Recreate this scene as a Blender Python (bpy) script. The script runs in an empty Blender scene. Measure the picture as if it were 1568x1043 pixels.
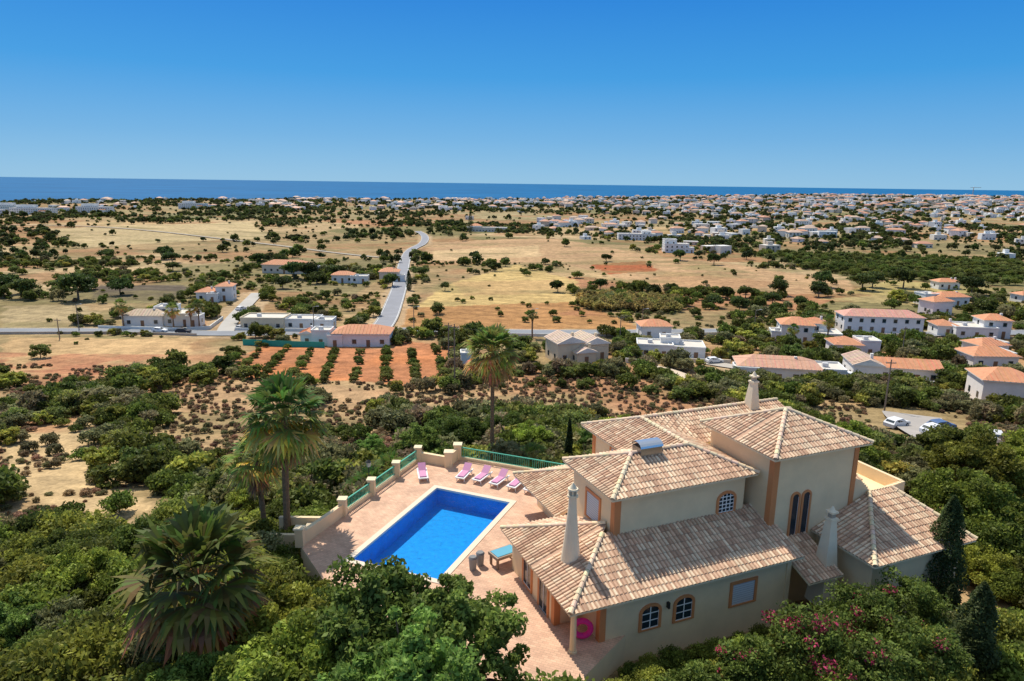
import bpy, math, random
import numpy as np
from mathutils import Vector, Matrix
random.seed(7)
RNG=np.random.default_rng(11)
scn=bpy.context.scene
scn.view_settings.view_transform='Standard'
COL=scn.collection
# ------------------------------------------------------------------ helpers
def link(o,parent=None):
    COL.objects.link(o)
    if parent: o.parent=parent
    return o
def empty(name,loc=(0,0,0),rz=0):
    e=bpy.data.objects.new(name,None); e.empty_display_size=.5
    e.location=loc; e.rotation_euler=(0,0,rz); return link(e)
class MB:
    def __init__(s): s.v=[];s.f=[];s.m=[];s.c=[]
    def face(s,pts,mat=0,col=(1,1,1)):
        i=len(s.v); s.v.extend([tuple(p) for p in pts]); s.f.append(tuple(range(i,i+len(pts)))); s.m.append(mat); s.c.extend([tuple(col)]*len(pts))
    def box(s,x0,x1,y0,y1,z0,z1,mat=0,col=(1,1,1)):
        a=[(x0,y0,z0),(x1,y0,z0),(x1,y1,z0),(x0,y1,z0),(x0,y0,z1),(x1,y0,z1),(x1,y1,z1),(x0,y1,z1)]
        for q in ((3,2,1,0),(4,5,6,7),(0,1,5,4),(1,2,6,5),(2,3,7,6),(3,0,4,7)): s.face([a[k] for k in q],mat,col)
    def tube(s,p0,p1,r0,r1,n=8,mat=0,col=(1,1,1),cap=False):
        p0=Vector(p0);p1=Vector(p1);d=(p1-p0)
        if d.length<1e-6:return
        d.normalize(); a=d.orthogonal().normalized(); b=d.cross(a)
        A=[p0+(a*math.cos(6.28318*k/n)+b*math.sin(6.28318*k/n))*r0 for k in range(n)]
        B=[p1+(a*math.cos(6.28318*k/n)+b*math.sin(6.28318*k/n))*r1 for k in range(n)]
        for k in range(n):
            j=(k+1)%n; s.face([A[k],A[j],B[j],B[k]],mat,col)
        if cap: s.face(B,mat,col); s.face(A[::-1],mat,col)
    def wall(s,x0,y0,x1,y1,th,z0,z1,mat=0,col=(1,1,1)):
        d=Vector((x1-x0,y1-y0,0)); n=Vector((-d.y,d.x,0)).normalized()*th/2
        P=[Vector((x0,y0,0))+n,Vector((x0,y0,0))-n,Vector((x1,y1,0))-n,Vector((x1,y1,0))+n]
        lo=[(p.x,p.y,z0) for p in P];hi=[(p.x,p.y,z1) for p in P]
        s.face(hi,mat,col)
        for k in range(4):
            j=(k+1)%4; s.face([lo[k],lo[j],hi[j],hi[k]],mat,col)
    def obj(s,name,mats,parent=None,smooth=False,linkit=True):
        me=bpy.data.meshes.new(name); me.from_pydata(s.v,[],s.f)
        for m in mats: me.materials.append(m)
        me.polygons.foreach_set('material_index',s.m)
        ca=me.color_attributes.new('Col','FLOAT_COLOR','POINT')
        c=np.ones((len(s.v),4),dtype=np.float32); c[:,:3]=np.array(s.c); ca.data.foreach_set('color',c.ravel())
        if smooth: me.polygons.foreach_set('use_smooth',[True]*len(s.f))
        me.update(); o=bpy.data.objects.new(name,me)
        if linkit: link(o,parent)
        return o
# ------------------------------------------------------------------ materials
def mat(name,col=(.5,.5,.5),rough=.8,spec=.3,attr=True,noise=None,bump=None,metal=0):
    m=bpy.data.materials.new(name); m.use_nodes=True; nt=m.node_tree; N=nt.nodes; b=N['Principled BSDF']
    b.inputs['Roughness'].default_value=rough; b.inputs['Specular IOR Level'].default_value=spec; b.inputs['Metallic'].default_value=metal
    rgb=N.new('ShaderNodeRGB'); rgb.outputs[0].default_value=(*col,1); src=rgb.outputs[0]
    if attr:
        a=N.new('ShaderNodeVertexColor'); a.layer_name='Col'
        mx=N.new('ShaderNodeMix'); mx.data_type='RGBA'; mx.blend_type='MULTIPLY'; mx.inputs[0].default_value=1
        nt.links.new(src,mx.inputs[6]); nt.links.new(a.outputs[0],mx.inputs[7]); src=mx.outputs[2]
    geo=N.new('ShaderNodeNewGeometry')
    for (sc,lo,hi) in (noise or []):
        n=N.new('ShaderNodeTexNoise'); n.inputs['Scale'].default_value=sc; n.inputs['Detail'].default_value=6; n.inputs['Roughness'].default_value=.65
        nt.links.new(geo.outputs['Position'],n.inputs['Vector'])
        r=N.new('ShaderNodeMapRange'); r.inputs[1].default_value=.3; r.inputs[2].default_value=.7; r.inputs[3].default_value=lo; r.inputs[4].default_value=hi
        nt.links.new(n.outputs[0],r.inputs[0])
        mx=N.new('ShaderNodeMix'); mx.data_type='RGBA'; mx.blend_type='MULTIPLY'; mx.inputs[0].default_value=1
        nt.links.new(src,mx.inputs[6]); nt.links.new(r.outputs[0],mx.inputs[7]); src=mx.outputs[2]
    nt.links.new(src,b.inputs['Base Color'])
    if bump:
        n=N.new('ShaderNodeTexNoise'); n.inputs['Scale'].default_value=bump[0]; n.inputs['Detail'].default_value=4
        nt.links.new(geo.outputs['Position'],n.inputs['Vector'])
        bp=N.new('ShaderNodeBump'); bp.inputs['Strength'].default_value=bump[1]; bp.inputs['Distance'].default_value=bump[2]
        nt.links.new(n.outputs[0],bp.inputs['Height']); nt.links.new(bp.outputs[0],b.inputs['Normal'])
    return m
def leafmat(name,var=.38,trans=.42):
    m=bpy.data.materials.new(name); m.use_nodes=True; nt=m.node_tree; N=nt.nodes; N.remove(N['Principled BSDF'])
    a=N.new('ShaderNodeVertexColor'); a.layer_name='Col'
    oi=N.new('ShaderNodeObjectInfo')
    r=N.new('ShaderNodeMapRange'); r.inputs[3].default_value=1-var; r.inputs[4].default_value=1+var
    nt.links.new(oi.outputs['Random'],r.inputs[0])
    r2=N.new('ShaderNodeMath'); r2.operation='MULTIPLY'; r2.inputs[1].default_value=7.31; nt.links.new(oi.outputs['Random'],r2.inputs[0])
    r3=N.new('ShaderNodeMath'); r3.operation='FRACT'; nt.links.new(r2.outputs[0],r3.inputs[0])
    r4=N.new('ShaderNodeMapRange'); r4.inputs[3].default_value=.462; r4.inputs[4].default_value=.510; nt.links.new(r3.outputs[0],r4.inputs[0])
    h=N.new('ShaderNodeHueSaturation'); nt.links.new(a.outputs[0],h.inputs['Color']); nt.links.new(r.outputs[0],h.inputs['Value']); nt.links.new(r4.outputs[0],h.inputs['Hue'])
    d=N.new('ShaderNodeBsdfPrincipled'); d.inputs['Roughness'].default_value=.6; d.inputs['Specular IOR Level'].default_value=.2
    t=N.new('ShaderNodeBsdfTranslucent'); mx=N.new('ShaderNodeMixShader'); mx.inputs[0].default_value=trans
    nt.links.new(h.outputs[0],d.inputs['Base Color']); nt.links.new(h.outputs[0],t.inputs[0])
    nt.links.new(d.outputs[0],mx.inputs[1]); nt.links.new(t.outputs[0],mx.inputs[2]); nt.links.new(mx.outputs[0],N['Material Output'].inputs[0])
    return m
M_leaf=leafmat('leaf_foliage'); M_petal=leafmat('leaf_and_flower',.0,.35); M_bark=mat('bark',(.20,.145,.10),.9,noise=[(6,.6,1.3)])
for n_ in M_petal.node_tree.nodes:
    if n_.type=='MAP_RANGE' and abs(n_.inputs[3].default_value-.462)<1e-3: n_.inputs[3].default_value=.5;n_.inputs[4].default_value=.5
M_wall=mat('cream_render_wall',(1,1,1),.85,noise=[(.8,.92,1.05),(.25,.95,1.04)],bump=(40,.15,.01))
M_tile=mat('clay_roof_tile',(1,1,1),.8,noise=[(1.1,.80,1.12),(14,.85,1.1)])
M_plain=mat('painted_surface',(1,1,1),.6)
M_glass=mat('window_glass',(.02,.035,.045),.08,.7,attr=False)
M_metal=mat('brushed_metal',(.75,.76,.78),.28,.5,metal=.9)
M_asph=mat('asphalt',(1,1,1),.85,noise=[(.15,.88,1.1),(5,.92,1.06)])
# ------------------------------------------------------------------ noise + terrain
TB=RNG.random((256,256))
def vn(x,y,s):
    x=np.asarray(x,float)/s+1000;y=np.asarray(y,float)/s+1000
    i=np.floor(x).astype(int);j=np.floor(y).astype(int);fx=x-i;fy=y-j
    fx=fx*fx*(3-2*fx);fy=fy*fy*(3-2*fy);g=lambda a,b:TB[a%256,b%256]
    return (g(i,j)*(1-fx)+g(i+1,j)*fx)*(1-fy)+(g(i,j+1)*(1-fx)+g(i+1,j+1)*fx)*fy
def fbm(x,y,s): return (vn(x,y,s)+.5*vn(x,y,s*.47)+.25*vn(x,y,s*.21))/1.75
def ss(a,b,t):
    t=np.clip((np.asarray(t,float)-a)/(b-a),0,1);return t*t*(3-2*t)
YS=[-200,0,25,60,80,110,150,200,300,500,1000,1800,2600];ZS=[6,3,-1,-5,-10,-16,-20,-23,-25,-28,-31,-33,-33]
def Z(x,y):
    z=np.interp(y,YS,ZS)
    z=z-3*(1-ss(-35,-10,x))*(1-ss(60,110,y))
    z=z+26*ss(-200,1300,x)*ss(900,2200,y)
    A=ss(250,700,y)
    z=z+A*(2.2*np.sin(np.asarray(x)/140+1)*np.sin(np.asarray(y)/190)+1.4*np.sin(np.asarray(x)/61+np.asarray(y)/83))
    yc=np.interp(x,[-2500,-1100,-700,0,800,1500,3000],[1350,1550,1950,2350,2500,2700,2800])+60*np.sin(np.asarray(x)/170)
    z=z+(-90-z)*ss(0,70,y-yc)
    return z
def inpoly(x,y,P):
    r=np.zeros(np.shape(x),bool);n=len(P)
    for i in range(n):
        x0,y0=P[i];x1,y1=P[(i+1)%n]
        c=((y0>y)!=(y1>y))
        with np.errstate(all='ignore'):
            xi=(x1-x0)*(y-y0)/((y1-y0) if y1!=y0 else 1e-9)+x0
        r^=c&(x<xi)
    return r
def polydist(x,y,L):
    d=np.full(np.shape(x),1e9)
    for (x0,y0),(x1,y1) in zip(L[:-1],L[1:]):
        dx,dy=x1-x0,y1-y0;t=np.clip(((x-x0)*dx+(y-y0)*dy)/(dx*dx+dy*dy),0,1)
        d=np.minimum(d,np.hypot(x-x0-t*dx,y-y0-t*dy))
    return d
F1=[(-186,303),(-147,307),(-129,263),(-160,256)]
F2=[(-42,251),(25,273),(44,214),(-38,211)]
F3=[(-36,254),(-32,318),(2,420),(33,342),(27,268)]
F4=[(-71,589),(40,652),(98,479),(132,440),(176,355),(156,308),(122,305),(67,321),(34,422),(-59,425)]
F5=[(48,423),(85,444),(84,391),(52,372)]
F6=[(170,535),(373,500),(256,339),(183,369)]
F7=[(28,286),(68,277),(61,247),(26,252)]
F8=[(-59,139),(-70,178),(-31,178),(-31,193),(-12,170),(-18,133)]
F9=[(-100,128),(-143,186),(-89,190),(-80,164),(-80,129)]
F11=[(-154,200),(-184,242),(-162,251),(-125,208)]
F12=[(-450,662),(-330,859),(-217,622),(-315,496)]
F13=[(-65,100),(-32,57),(-41,54),(-54,66),(-72,91)]
F14=[(-34,56),(-27,50),(-30,46),(-38,50)]
F15=[(-78,128),(-58,134),(-24,128),(-20,112),(-45,104),(-75,108)]
F16=[(10,118),(40,125),(50,105),(20,100)]
LAWN=[(34,36),(48,40),(50,50),(36,47)]
R1=[(-41,204),(-42,226),(-47,270),(-53,320),(-69,433),(-79,523),(-75,577),(-84,660),(-100,719)]
R2=[(-300,182),(-151,197),(-118,200),(-85,196),(-38,207),(-17,207),(9,206),(44,209),(70,213),(83,210),(103,208),(132,212),(220,225),(330,260)]
R3=[(-86,199),(-91,215),(-96,235),(-107,283)]
R5=[(-552,741),(-380,684),(-192,551),(-97,456),(-74,452)]
R6=[(32,158),(38,149),(37,136)]
R7=[(69,112),(62,96),(58,81)]
R8=[(83,146),(70,150),(52,158),(40,175),(44,208)]
YR=list(np.arange(-70,110,1.3));
while YR[-1]<3300: YR.append(YR[-1]*1.0085)
YR=np.array(YR); NT=620
tt=np.linspace(-1,1,NT)
X=tt[None,:]*(70+1.15*np.maximum(YR,0))[:,None]; Y=np.repeat(YR[:,None],NT,1)
ZZ=Z(X,Y)+np.where(Y<400,.35*(fbm(X,Y,9)-.5),0)
C=np.zeros(X.shape+(3,))
def setc(mask,col,a=1.0):
    a=np.asarray(a)*mask; C[:]=C*(1-a[...,None])+np.array(col)*a[...,None]
n1=fbm(X,Y,26);n2=fbm(X+500,Y,8);n3=fbm(X,Y+900,90)
C[:]=(.40,.27,.135)
setc(Y<150,(.40,.265,.135)); setc(np.ones_like(X),(.17,.145,.06),(ss(.47,.64,n1)*np.where(Y<150,.45,.4)))
cs=130.
gi=np.floor((X+.35*Y)/cs);gj=np.floor(Y/(cs*.9));best=np.full(X.shape,1e9);cid=np.zeros(X.shape)
for a in (-1,0,1):
    for b in (-1,0,1):
        ii=(gi+a).astype(int);jj=(gj+b).astype(int)
        px=(ii+TB[ii%256,jj%256])*cs-.35*((jj+.5)*cs*.9);py=(jj+TB[jj%256,(ii+50)%256])*cs*.9
        d=np.abs(X-px)+np.abs(Y-py);k=d<best;best=np.where(k,d,best);cid=np.where(k,TB[(ii+9)%256,(jj+70)%256],cid)
PAL=[(.50,.34,.17),(.38,.26,.13),(.20,.17,.07),(.40,.21,.10),(.52,.37,.20),(.46,.32,.17),(.42,.20,.10),(.26,.21,.10)]
for k,c in enumerate(PAL): setc((cid>=k/8)&(cid<(k+1)/8)&(Y>255),c,.9)
setc(Y>900,(.16,.17,.08),.4)
setc((Y>150),(.16,.15,.06),ss(.52,.66,fbm(X+30,Y+60,17))*.5)
setc((Y>150),(.37,.18,.085),ss(.54,.68,fbm(X+230,Y+160,48))*.6)
wx=X+5*(n2-.5);wy=Y+5*(n2-.5)
for P,c,a in ((F12,(.50,.38,.20),.9),(F4,(.50,.31,.165),.9),(F3,(.57,.40,.16),.92),(F2,(.43,.22,.085),.95),(F5,(.42,.12,.045),.95),(F6,(.16,.15,.06),1),(F7,(.25,.22,.08),1),(F8,(.52,.20,.08),1),(F9,(.48,.31,.15),.9),(F11,(.40,.30,.16),.9),(F1,(.13,.10,.07),1),(F13,(.50,.35,.18),1),(F14,(.48,.33,.18),1),(F15,(.40,.25,.13),.9),(F16,(.40,.25,.13),.9)):
    setc(inpoly(wx,wy,P),c,a)
st=np.sin((X*.18+Y)*2*np.pi/9)*.5+.5
C*= (1-.2*st*((Y>205)&(Y<700)))[...,None]
for P,c in (([(-30,330),(20,345),(28,300),(-20,285)],(.46,.29,.13)),([(60,330),(110,320),(140,340),(90,390)],(.42,.24,.12)),([(-55,440),(20,470),(20,560),(-60,520)],(.54,.38,.20)),([(95,400),(140,380),(120,430)],(.32,.24,.11)),([(150,310),(180,300),(240,330),(200,360)],(.44,.34,.13)),([(130,290),(175,270),(230,300),(170,306)],(.38,.29,.13))): setc(inpoly(wx,wy,P),c,.75)
setc((Y>190)&(Y<800),(.22,.18,.075),ss(.52,.72,fbm(X*.5+12,Y*1.6,22))*.55)
setc(np.ones_like(X),(.38,.17,.085),ss(.53,.68,fbm(X+77,Y,35))*.65*(Y<260)*(Y>90))
setc(inpoly(X,Y,[(-150,165),(-80,165),(-75,135),(-110,125)]),(.38,.15,.08),ss(.4,.6,n2)*.7)
setc(inpoly(wx,wy,LAWN),(.10,.22,.03),1)
for L,w in ((R1,6),(R2,6),(R3,7),(R5,4),(R8,4)):
    setc(polydist(X,Y,L)<w,(.44,.31,.18),.8)
nv=X.size;me=bpy.data.meshes.new('ground_terrain')
me.vertices.add(nv);me.vertices.foreach_set('co',np.stack([X,Y,ZZ],-1).ravel().astype(np.float32))
a=np.arange(nv).reshape(X.shape);q=np.stack([a[:-1,:-1],a[:-1,1:],a[1:,1:],a[1:,:-1]],-1).reshape(-1,4)
me.loops.add(q.size);me.loops.foreach_set('vertex_index',q.ravel().astype(np.int32));me.polygons.add(len(q))
me.polygons.foreach_set('loop_start',(np.arange(len(q))*4).astype(np.int32));me.polygons.foreach_set('use_smooth',np.ones(len(q),bool))
me.update(calc_edges=True)
ca=me.color_attributes.new('Col','FLOAT_COLOR','POINT');ca.data.foreach_set('color',np.concatenate([C,np.ones(X.shape+(1,))],-1).ravel().astype(np.float32))
M_ground=mat('dry_earth_and_grass',(1,1,1),.95,.1,noise=[(.03,.8,1.2),(.3,.62,1.3),(2.5,.7,1.3)],bump=(1.5,.6,.3))
me.materials.append(M_ground);link(bpy.data.objects.new('ground_terrain',me))
M_sea=mat('sea_water',(.010,.115,.27),.6,.05,attr=False,noise=[(.0012,.85,1.2)])
m=MB();m.face([(-90000,900,-78),(90000,900,-78),(90000,120000,-78),(-90000,120000,-78)]);m.obj('sea',[M_sea])
# roads
def dense(L,st):
    o=[]
    for (x0,y0),(x1,y1) in zip(L[:-1],L[1:]):
        n=max(1,int(math.hypot(x1-x0,y1-y0)/st))
        for k in range(n): o.append((x0+(x1-x0)*k/n,y0+(y1-y0)*k/n))
    o.append(L[-1]);return o
def smoothL(L,n=3):
    for _ in range(n):
        o=[L[0]]
        for p,q in zip(L[:-1],L[1:]): o+= [(p[0]*.75+q[0]*.25,p[1]*.75+q[1]*.25),(p[0]*.25+q[0]*.75,p[1]*.25+q[1]*.75)]
        o.append(L[-1]);L=o
    return L
def ribbon(mb,L,off,w,lift,col,dash=None):
    D=dense(smoothL(L),3.0);pts=[]
    for i,(x,y) in enumerate(D):
        a=D[max(0,i-1)];b=D[min(len(D)-1,i+1)];d=Vector((b[0]-a[0],b[1]-a[1])).normalized();n=Vector((-d.y,d.x))
        zz=float(Z(x,y))+lift+(.0006*y)
        pts.append(((x+n.x*(off-w/2),y+n.y*(off-w/2),zz),(x+n.x*(off+w/2),y+n.y*(off+w/2),zz)))
    for i in range(len(pts)-1):
        if dash and i%dash: continue
        mb.face([pts[i][1],pts[i][0],pts[i+1][0],pts[i+1][1]],0,col)
def road(name,L,w,col,marks=True):
    mb=MB();ribbon(mb,L,0,w,.22,col)
    if marks:
        ribbon(mb,L,w/2-.3,.16,.235,(.75,.75,.72));ribbon(mb,L,-w/2+.3,.16,.235,(.75,.75,.72))
        ribbon(mb,L,w/2+.12,.24,.34,(.45,.42,.38));ribbon(mb,L,-w/2-.12,.24,.34,(.45,.42,.38))
    mb.obj(name,[M_asph])
road('straight_road',R1,6.5,(.27,.27,.29));road('cross_road',R2,6.5,(.24,.25,.27))
road('driveway',R3,5,(.44,.41,.37),False);road('country_lane',R5,4,(.38,.33,.26),False)
road('gravel_path',R6,5,(.62,.50,.38),False);road('parking_yard',R7,9,(.40,.36,.32),False);road('village_lane',R8,4,(.45,.40,.34),False)
# ------------------------------------------------------------------ foliage
def leafmesh(name,P,size,shade,cols,trunk=None,up=.3,lm=None):
    n=len(P);U=RNG.normal(size=(n,3));U[:,2]-=.2;U/=np.linalg.norm(U,axis=1)[:,None]
    W=RNG.normal(size=(n,3));W[:,2]+=up*2;V=np.cross(U,W);V/=np.linalg.norm(V,axis=1)[:,None]+1e-9
    s=(size*(.6+.8*RNG.random(n)))[:,None]
    Q=np.stack([P+U*s,P+V*s*.55,P-U*s,P-V*s*.55],1).reshape(-1,3)
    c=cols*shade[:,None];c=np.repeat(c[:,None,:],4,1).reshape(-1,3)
    tv,tf,tc=(trunk.v,trunk.f,trunk.c) if trunk else ([],[],[])
    me=bpy.data.meshes.new(name)
    faces=[tuple(x) for x in np.arange(n*4).reshape(-1,4).tolist()]+[tuple(i+n*4 for i in f) for f in tf]
    me.from_pydata(Q.tolist()+[tuple(v) for v in tv],[],faces)
    me.materials.append(lm or M_leaf);me.materials.append(M_bark)
    me.polygons.foreach_set('material_index',[0]*n+[1]*len(tf))
    cc=np.ones((n*4+len(tv),4),np.float32);cc[:n*4,:3]=c
    if tv: cc[n*4:,:3]=np.array(tc)
    ca=me.color_attributes.new('Col','FLOAT_COLOR','POINT');ca.data.foreach_set('color',cc.ravel())
    me.update();return me
def crown(n,clumps,cr,rx,ry,rz,zc,shell=.55,flat=.7,rag=.36):
    d=RNG.normal(size=(clumps,3));d/=np.linalg.norm(d,axis=1)[:,None];d[:,2]=np.where(d[:,2]<-.45,-d[:,2],d[:,2])
    r=shell+(1-shell)*RNG.random(clumps)**.6
    r*=1-rag/2+rag*RNG.random(clumps)
    Cc=d*r[:,None]*np.array([rx,ry,rz])+np.array([0,0,zc])
    k=RNG.integers(0,clumps,n);crs=cr*(.6+.8*RNG.random(clumps))
    o=RNG.normal(size=(n,3));o/=np.linalg.norm(o,axis=1)[:,None]+1e-9;o*=(RNG.random(n)**.45)[:,None]
    o*=crs[k][:,None]*np.array([1,1,flat]);P=Cc[k]+o
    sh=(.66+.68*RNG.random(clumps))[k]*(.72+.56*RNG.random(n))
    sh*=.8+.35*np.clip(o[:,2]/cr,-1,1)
    return P,sh,Cc
def tree_mesh(name,n,clumps,cr,rx,rz,zc,size,col,col2,trunk_r=.2,limbs=9,shell=.55,th=None,rag=.36):
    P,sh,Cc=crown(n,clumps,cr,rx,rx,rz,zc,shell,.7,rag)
    t=MB();top=Vector((0,0,zc*.55 if th is None else th));t.tube((0,0,-1.5),top*.5,trunk_r*1.3,trunk_r,8,1,(1,1,1));t.tube(top*.5,top,trunk_r,trunk_r*.8,8,1)
    for i in RNG.choice(len(Cc),min(limbs,len(Cc)),replace=False):
        e=Vector(Cc[i]);mid=(top+e)/2+Vector((0,0,.12*rz));t.tube(top,mid,trunk_r*.6,trunk_r*.35,6,1);t.tube(mid,e,trunk_r*.35,trunk_r*.1,5,1)
    mixf=RNG.random(n)[:,None]*.6+.4*(RNG.random(clumps)[RNG.integers(0,clumps,n)])[:,None]
    cols=np.array(col)*(1-mixf)+np.array(col2)*mixf
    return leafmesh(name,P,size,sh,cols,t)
def coll(name,meshes):
    c=bpy.data.collections.new(name)
    for i,me in enumerate(meshes):
        o=bpy.data.objects.new('%s_%02d'%(name,i),me);c.objects.link(o)
    return c
def scatter(name,c,pts,scl,rot,idx):
    if len(pts)==0:return
    me=bpy.data.meshes.new(name);me.vertices.add(len(pts));me.vertices.foreach_set('co',np.asarray(pts,np.float32).ravel())
    A=me.attributes.new('scl','FLOAT_VECTOR','POINT');A.data.foreach_set('vector',np.asarray(scl,np.float32).ravel())
    A=me.attributes.new('rot','FLOAT_VECTOR','POINT');R=np.zeros((len(pts),3),np.float32);R[:,2]=rot;A.data.foreach_set('vector',R.ravel())
    A=me.attributes.new('pidx','INT','POINT');A.data.foreach_set('value',np.asarray(idx,np.int32))
    o=bpy.data.objects.new(name,me);link(o)
    ng=bpy.data.node_groups.new(name,'GeometryNodeTree')
    ng.interface.new_socket(name='Geometry',in_out='INPUT',socket_type='NodeSocketGeometry');ng.interface.new_socket(name='Geometry',in_out='OUTPUT',socket_type='NodeSocketGeometry')
    N=ng.nodes;gi=N.new('NodeGroupInput');go=N.new('NodeGroupOutput');ip=N.new('GeometryNodeInstanceOnPoints');ci=N.new('GeometryNodeCollectionInfo')
    ci.inputs['Collection'].default_value=c;ci.inputs['Separate Children'].default_value=True;ci.inputs['Reset Children'].default_value=True
    def na(nm,t):
        k=N.new('GeometryNodeInputNamedAttribute');k.data_type=t;k.inputs['Name'].default_value=nm;return k.outputs[0]
    L=ng.links;L.new(gi.outputs[0],ip.inputs['Points']);L.new(ci.outputs[0],ip.inputs['Instance']);ip.inputs['Pick Instance'].default_value=True
    L.new(na('pidx','INT'),ip.inputs['Instance Index']);L.new(na('rot','FLOAT_VECTOR'),ip.inputs['Rotation']);L.new(na('scl','FLOAT_VECTOR'),ip.inputs['Scale'])
    L.new(ip.outputs[0],go.inputs[0])
    md=o.modifiers.new('scatter','NODES');md.node_group=ng
    return o
G1=(.10,.145,.03);G2=(.20,.255,.045);G3=(.32,.37,.06);OL1=(.17,.18,.07);OL2=(.31,.30,.13);DK1=(.045,.075,.028);DK2=(.095,.13,.04);BR=(.34,.24,.14);YG=(.46,.42,.08)
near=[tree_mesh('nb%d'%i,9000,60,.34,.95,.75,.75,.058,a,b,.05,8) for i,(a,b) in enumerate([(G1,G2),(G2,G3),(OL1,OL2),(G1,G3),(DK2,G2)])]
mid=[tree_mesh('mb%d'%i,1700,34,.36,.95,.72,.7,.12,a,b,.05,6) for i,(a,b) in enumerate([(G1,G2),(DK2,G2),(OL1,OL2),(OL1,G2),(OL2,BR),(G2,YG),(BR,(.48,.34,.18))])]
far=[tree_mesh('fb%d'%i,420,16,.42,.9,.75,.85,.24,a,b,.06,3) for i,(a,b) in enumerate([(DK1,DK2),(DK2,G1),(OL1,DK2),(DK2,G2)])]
pine=[tree_mesh('pn%d'%i,2600,45,.32,1,.40,.92,.10,DK1,G1,.06,12,.35,.6) for i in range(2)]
reed=[tree_mesh('rd0',900,20,.4,.9,.9,.9,.16,(.42,.38,.10),(.55,.47,.16),.02,3)]
Cn,Cm,Cf,Cp,Cr=coll('near_bush',near),coll('scrub_bush',mid),coll('far_tree',far),coll('umbrella_pine',pine),coll('reed_clump',reed)
ANG=math.radians(22.52);OX,OY=2.88,28.15;ca_,sa_=math.cos(ANG),math.sin(ANG)
def VW(p,q): return OX+p*ca_-q*sa_,OY+p*sa_+q*ca_
DECK=[(-12.9,38.2),(-7.4,51.7),(-4.9,50.6),(-4.3,52.3),(4.9,48.6),(9,46),(9,34),(3.5,27),(4,24),(.5,24),(-3,27.5),(-8.5,31.5)]
VIL=[VW(-.6,-1.2),VW(14,-1.6),VW(16.5,-3.4),VW(26,-3.4),VW(26,15),VW(3,16.5),VW(-.6,10)]
BL=[(-116,264,11),(-110,211,15),(-70,208,17),(-47,184,14),(-119,358,17),(-74,325,12),(-60,330,9),(16,167,10),(43,203,8),(41,172,10),(88,198,12),(118,216,14),(60,147,13),(84,148,12),(147,210,14),(94,126,9),(91,178,8),(179,278,10),(121,512,15),(-29,746,24),(120,673,20),(-10,152,4)]
def keep(x,y,buf=1.0,bb=0):
    k=~inpoly(x,y,DECK)&~inpoly(x,y,VIL)
    k&=(polydist(x,y,DECK+[DECK[0]])>buf)&(polydist(x,y,VIL+[VIL[0]])>buf*.5)
    for L,w in ((R1,5),(R2,5),(R3,4.5),(R5,4),(R6,4),(R7,7),(R8,3.5)): k&=polydist(x,y,L)>w
    for bx,by,r in BL: k&=np.hypot(x-bx,(y-by)*1.25)>r*.95+bb
    return k&~inpoly(x,y,LAWN)
def uni(n,y0,y1,wx=.95,m=25):
    y=y0+(y1-y0)*RNG.random(n);h=m+wx*y;x=(RNG.random(n)*2-1)*h;w=h/(m+wx*y1)
    k=RNG.random(n)<w;return x[k],y[k]
def P3(x,y,sink=.1): return np.stack([x,y,Z(x,y)-sink],1)
def S3(s,j=.2): 
    n=len(s);return np.stack([s*(1+j*(RNG.random(n)-.5)),s*(1+j*(RNG.random(n)-.5)),s*(.85+.4*RNG.random(n))],1)
# near
x,y=uni(1700,17,47,.9,12)
k=keep(x,y,1.6)&(fbm(x,y,7)>.38)&~inpoly(x,y,F13)&~inpoly(x,y,F14)
loc_p=(x-OX)*ca_+(y-OY)*sa_;loc_q=-(x-OX)*sa_+(y-OY)*ca_
front=(loc_q<1)&(loc_p>-2)&(loc_p<30);k&=~((x>-13)&(x<1)&(y>25)&(y<38));k&=~(front&(loc_q>-2.6))
x,y,front=x[k],y[k],front[k]
s=np.where(front,1.0+.6*RNG.random(len(x)),1.0+1.3*RNG.random(len(x)))
scatter('garden_shrubs',Cn,P3(x,y),S3(s),RNG.random(len(x))*6.28,RNG.choice(5,len(x),p=[.20,.24,.24,.20,.12]))
# scrub slope
x,y=uni(9500,47,150,.9,25)
nn=fbm(x,y,15);k=keep(x,y,1.5,1)&(nn>.455+.08*ss(85,150,y)+.05*((x<-22)&(y<105)))&~inpoly(x,y,F8)&~inpoly(x,y,F9)&(~inpoly(x,y,F13)|(RNG.random(len(x))<.12))&(~inpoly(x,y,F14))&(~inpoly(x,y,F15)|(RNG.random(len(x))<.2))
k&=~((x>-66)&(x<-12)&(y>114)&(y<140)&(RNG.random(len(x))<.85))
x,y=x[k],y[k];s=(.65+1.1*RNG.random(len(x))**1.5)*np.where(fbm(x,y,30)>.55,1.35,1.0)
scatter('scrub_foliage',Cm,P3(x,y),S3(s),RNG.random(len(x))*6.28,RNG.choice(6,len(x),p=[.22,.14,.24,.2,.10,.10]))
x,y=uni(20000,24,150,.9,25);k=keep(x,y,.8)&((fbm(x,y,15)<.54)|(y<47))&~inpoly(x,y,F8);x,y=x[k],y[k];s=.18+.32*RNG.random(len(x))
scatter('dry_grass_tufts',Cm,P3(x,y,.02),S3(s),RNG.random(len(x))*6.28,RNG.choice([4,6,6,2],len(x)))
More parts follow.
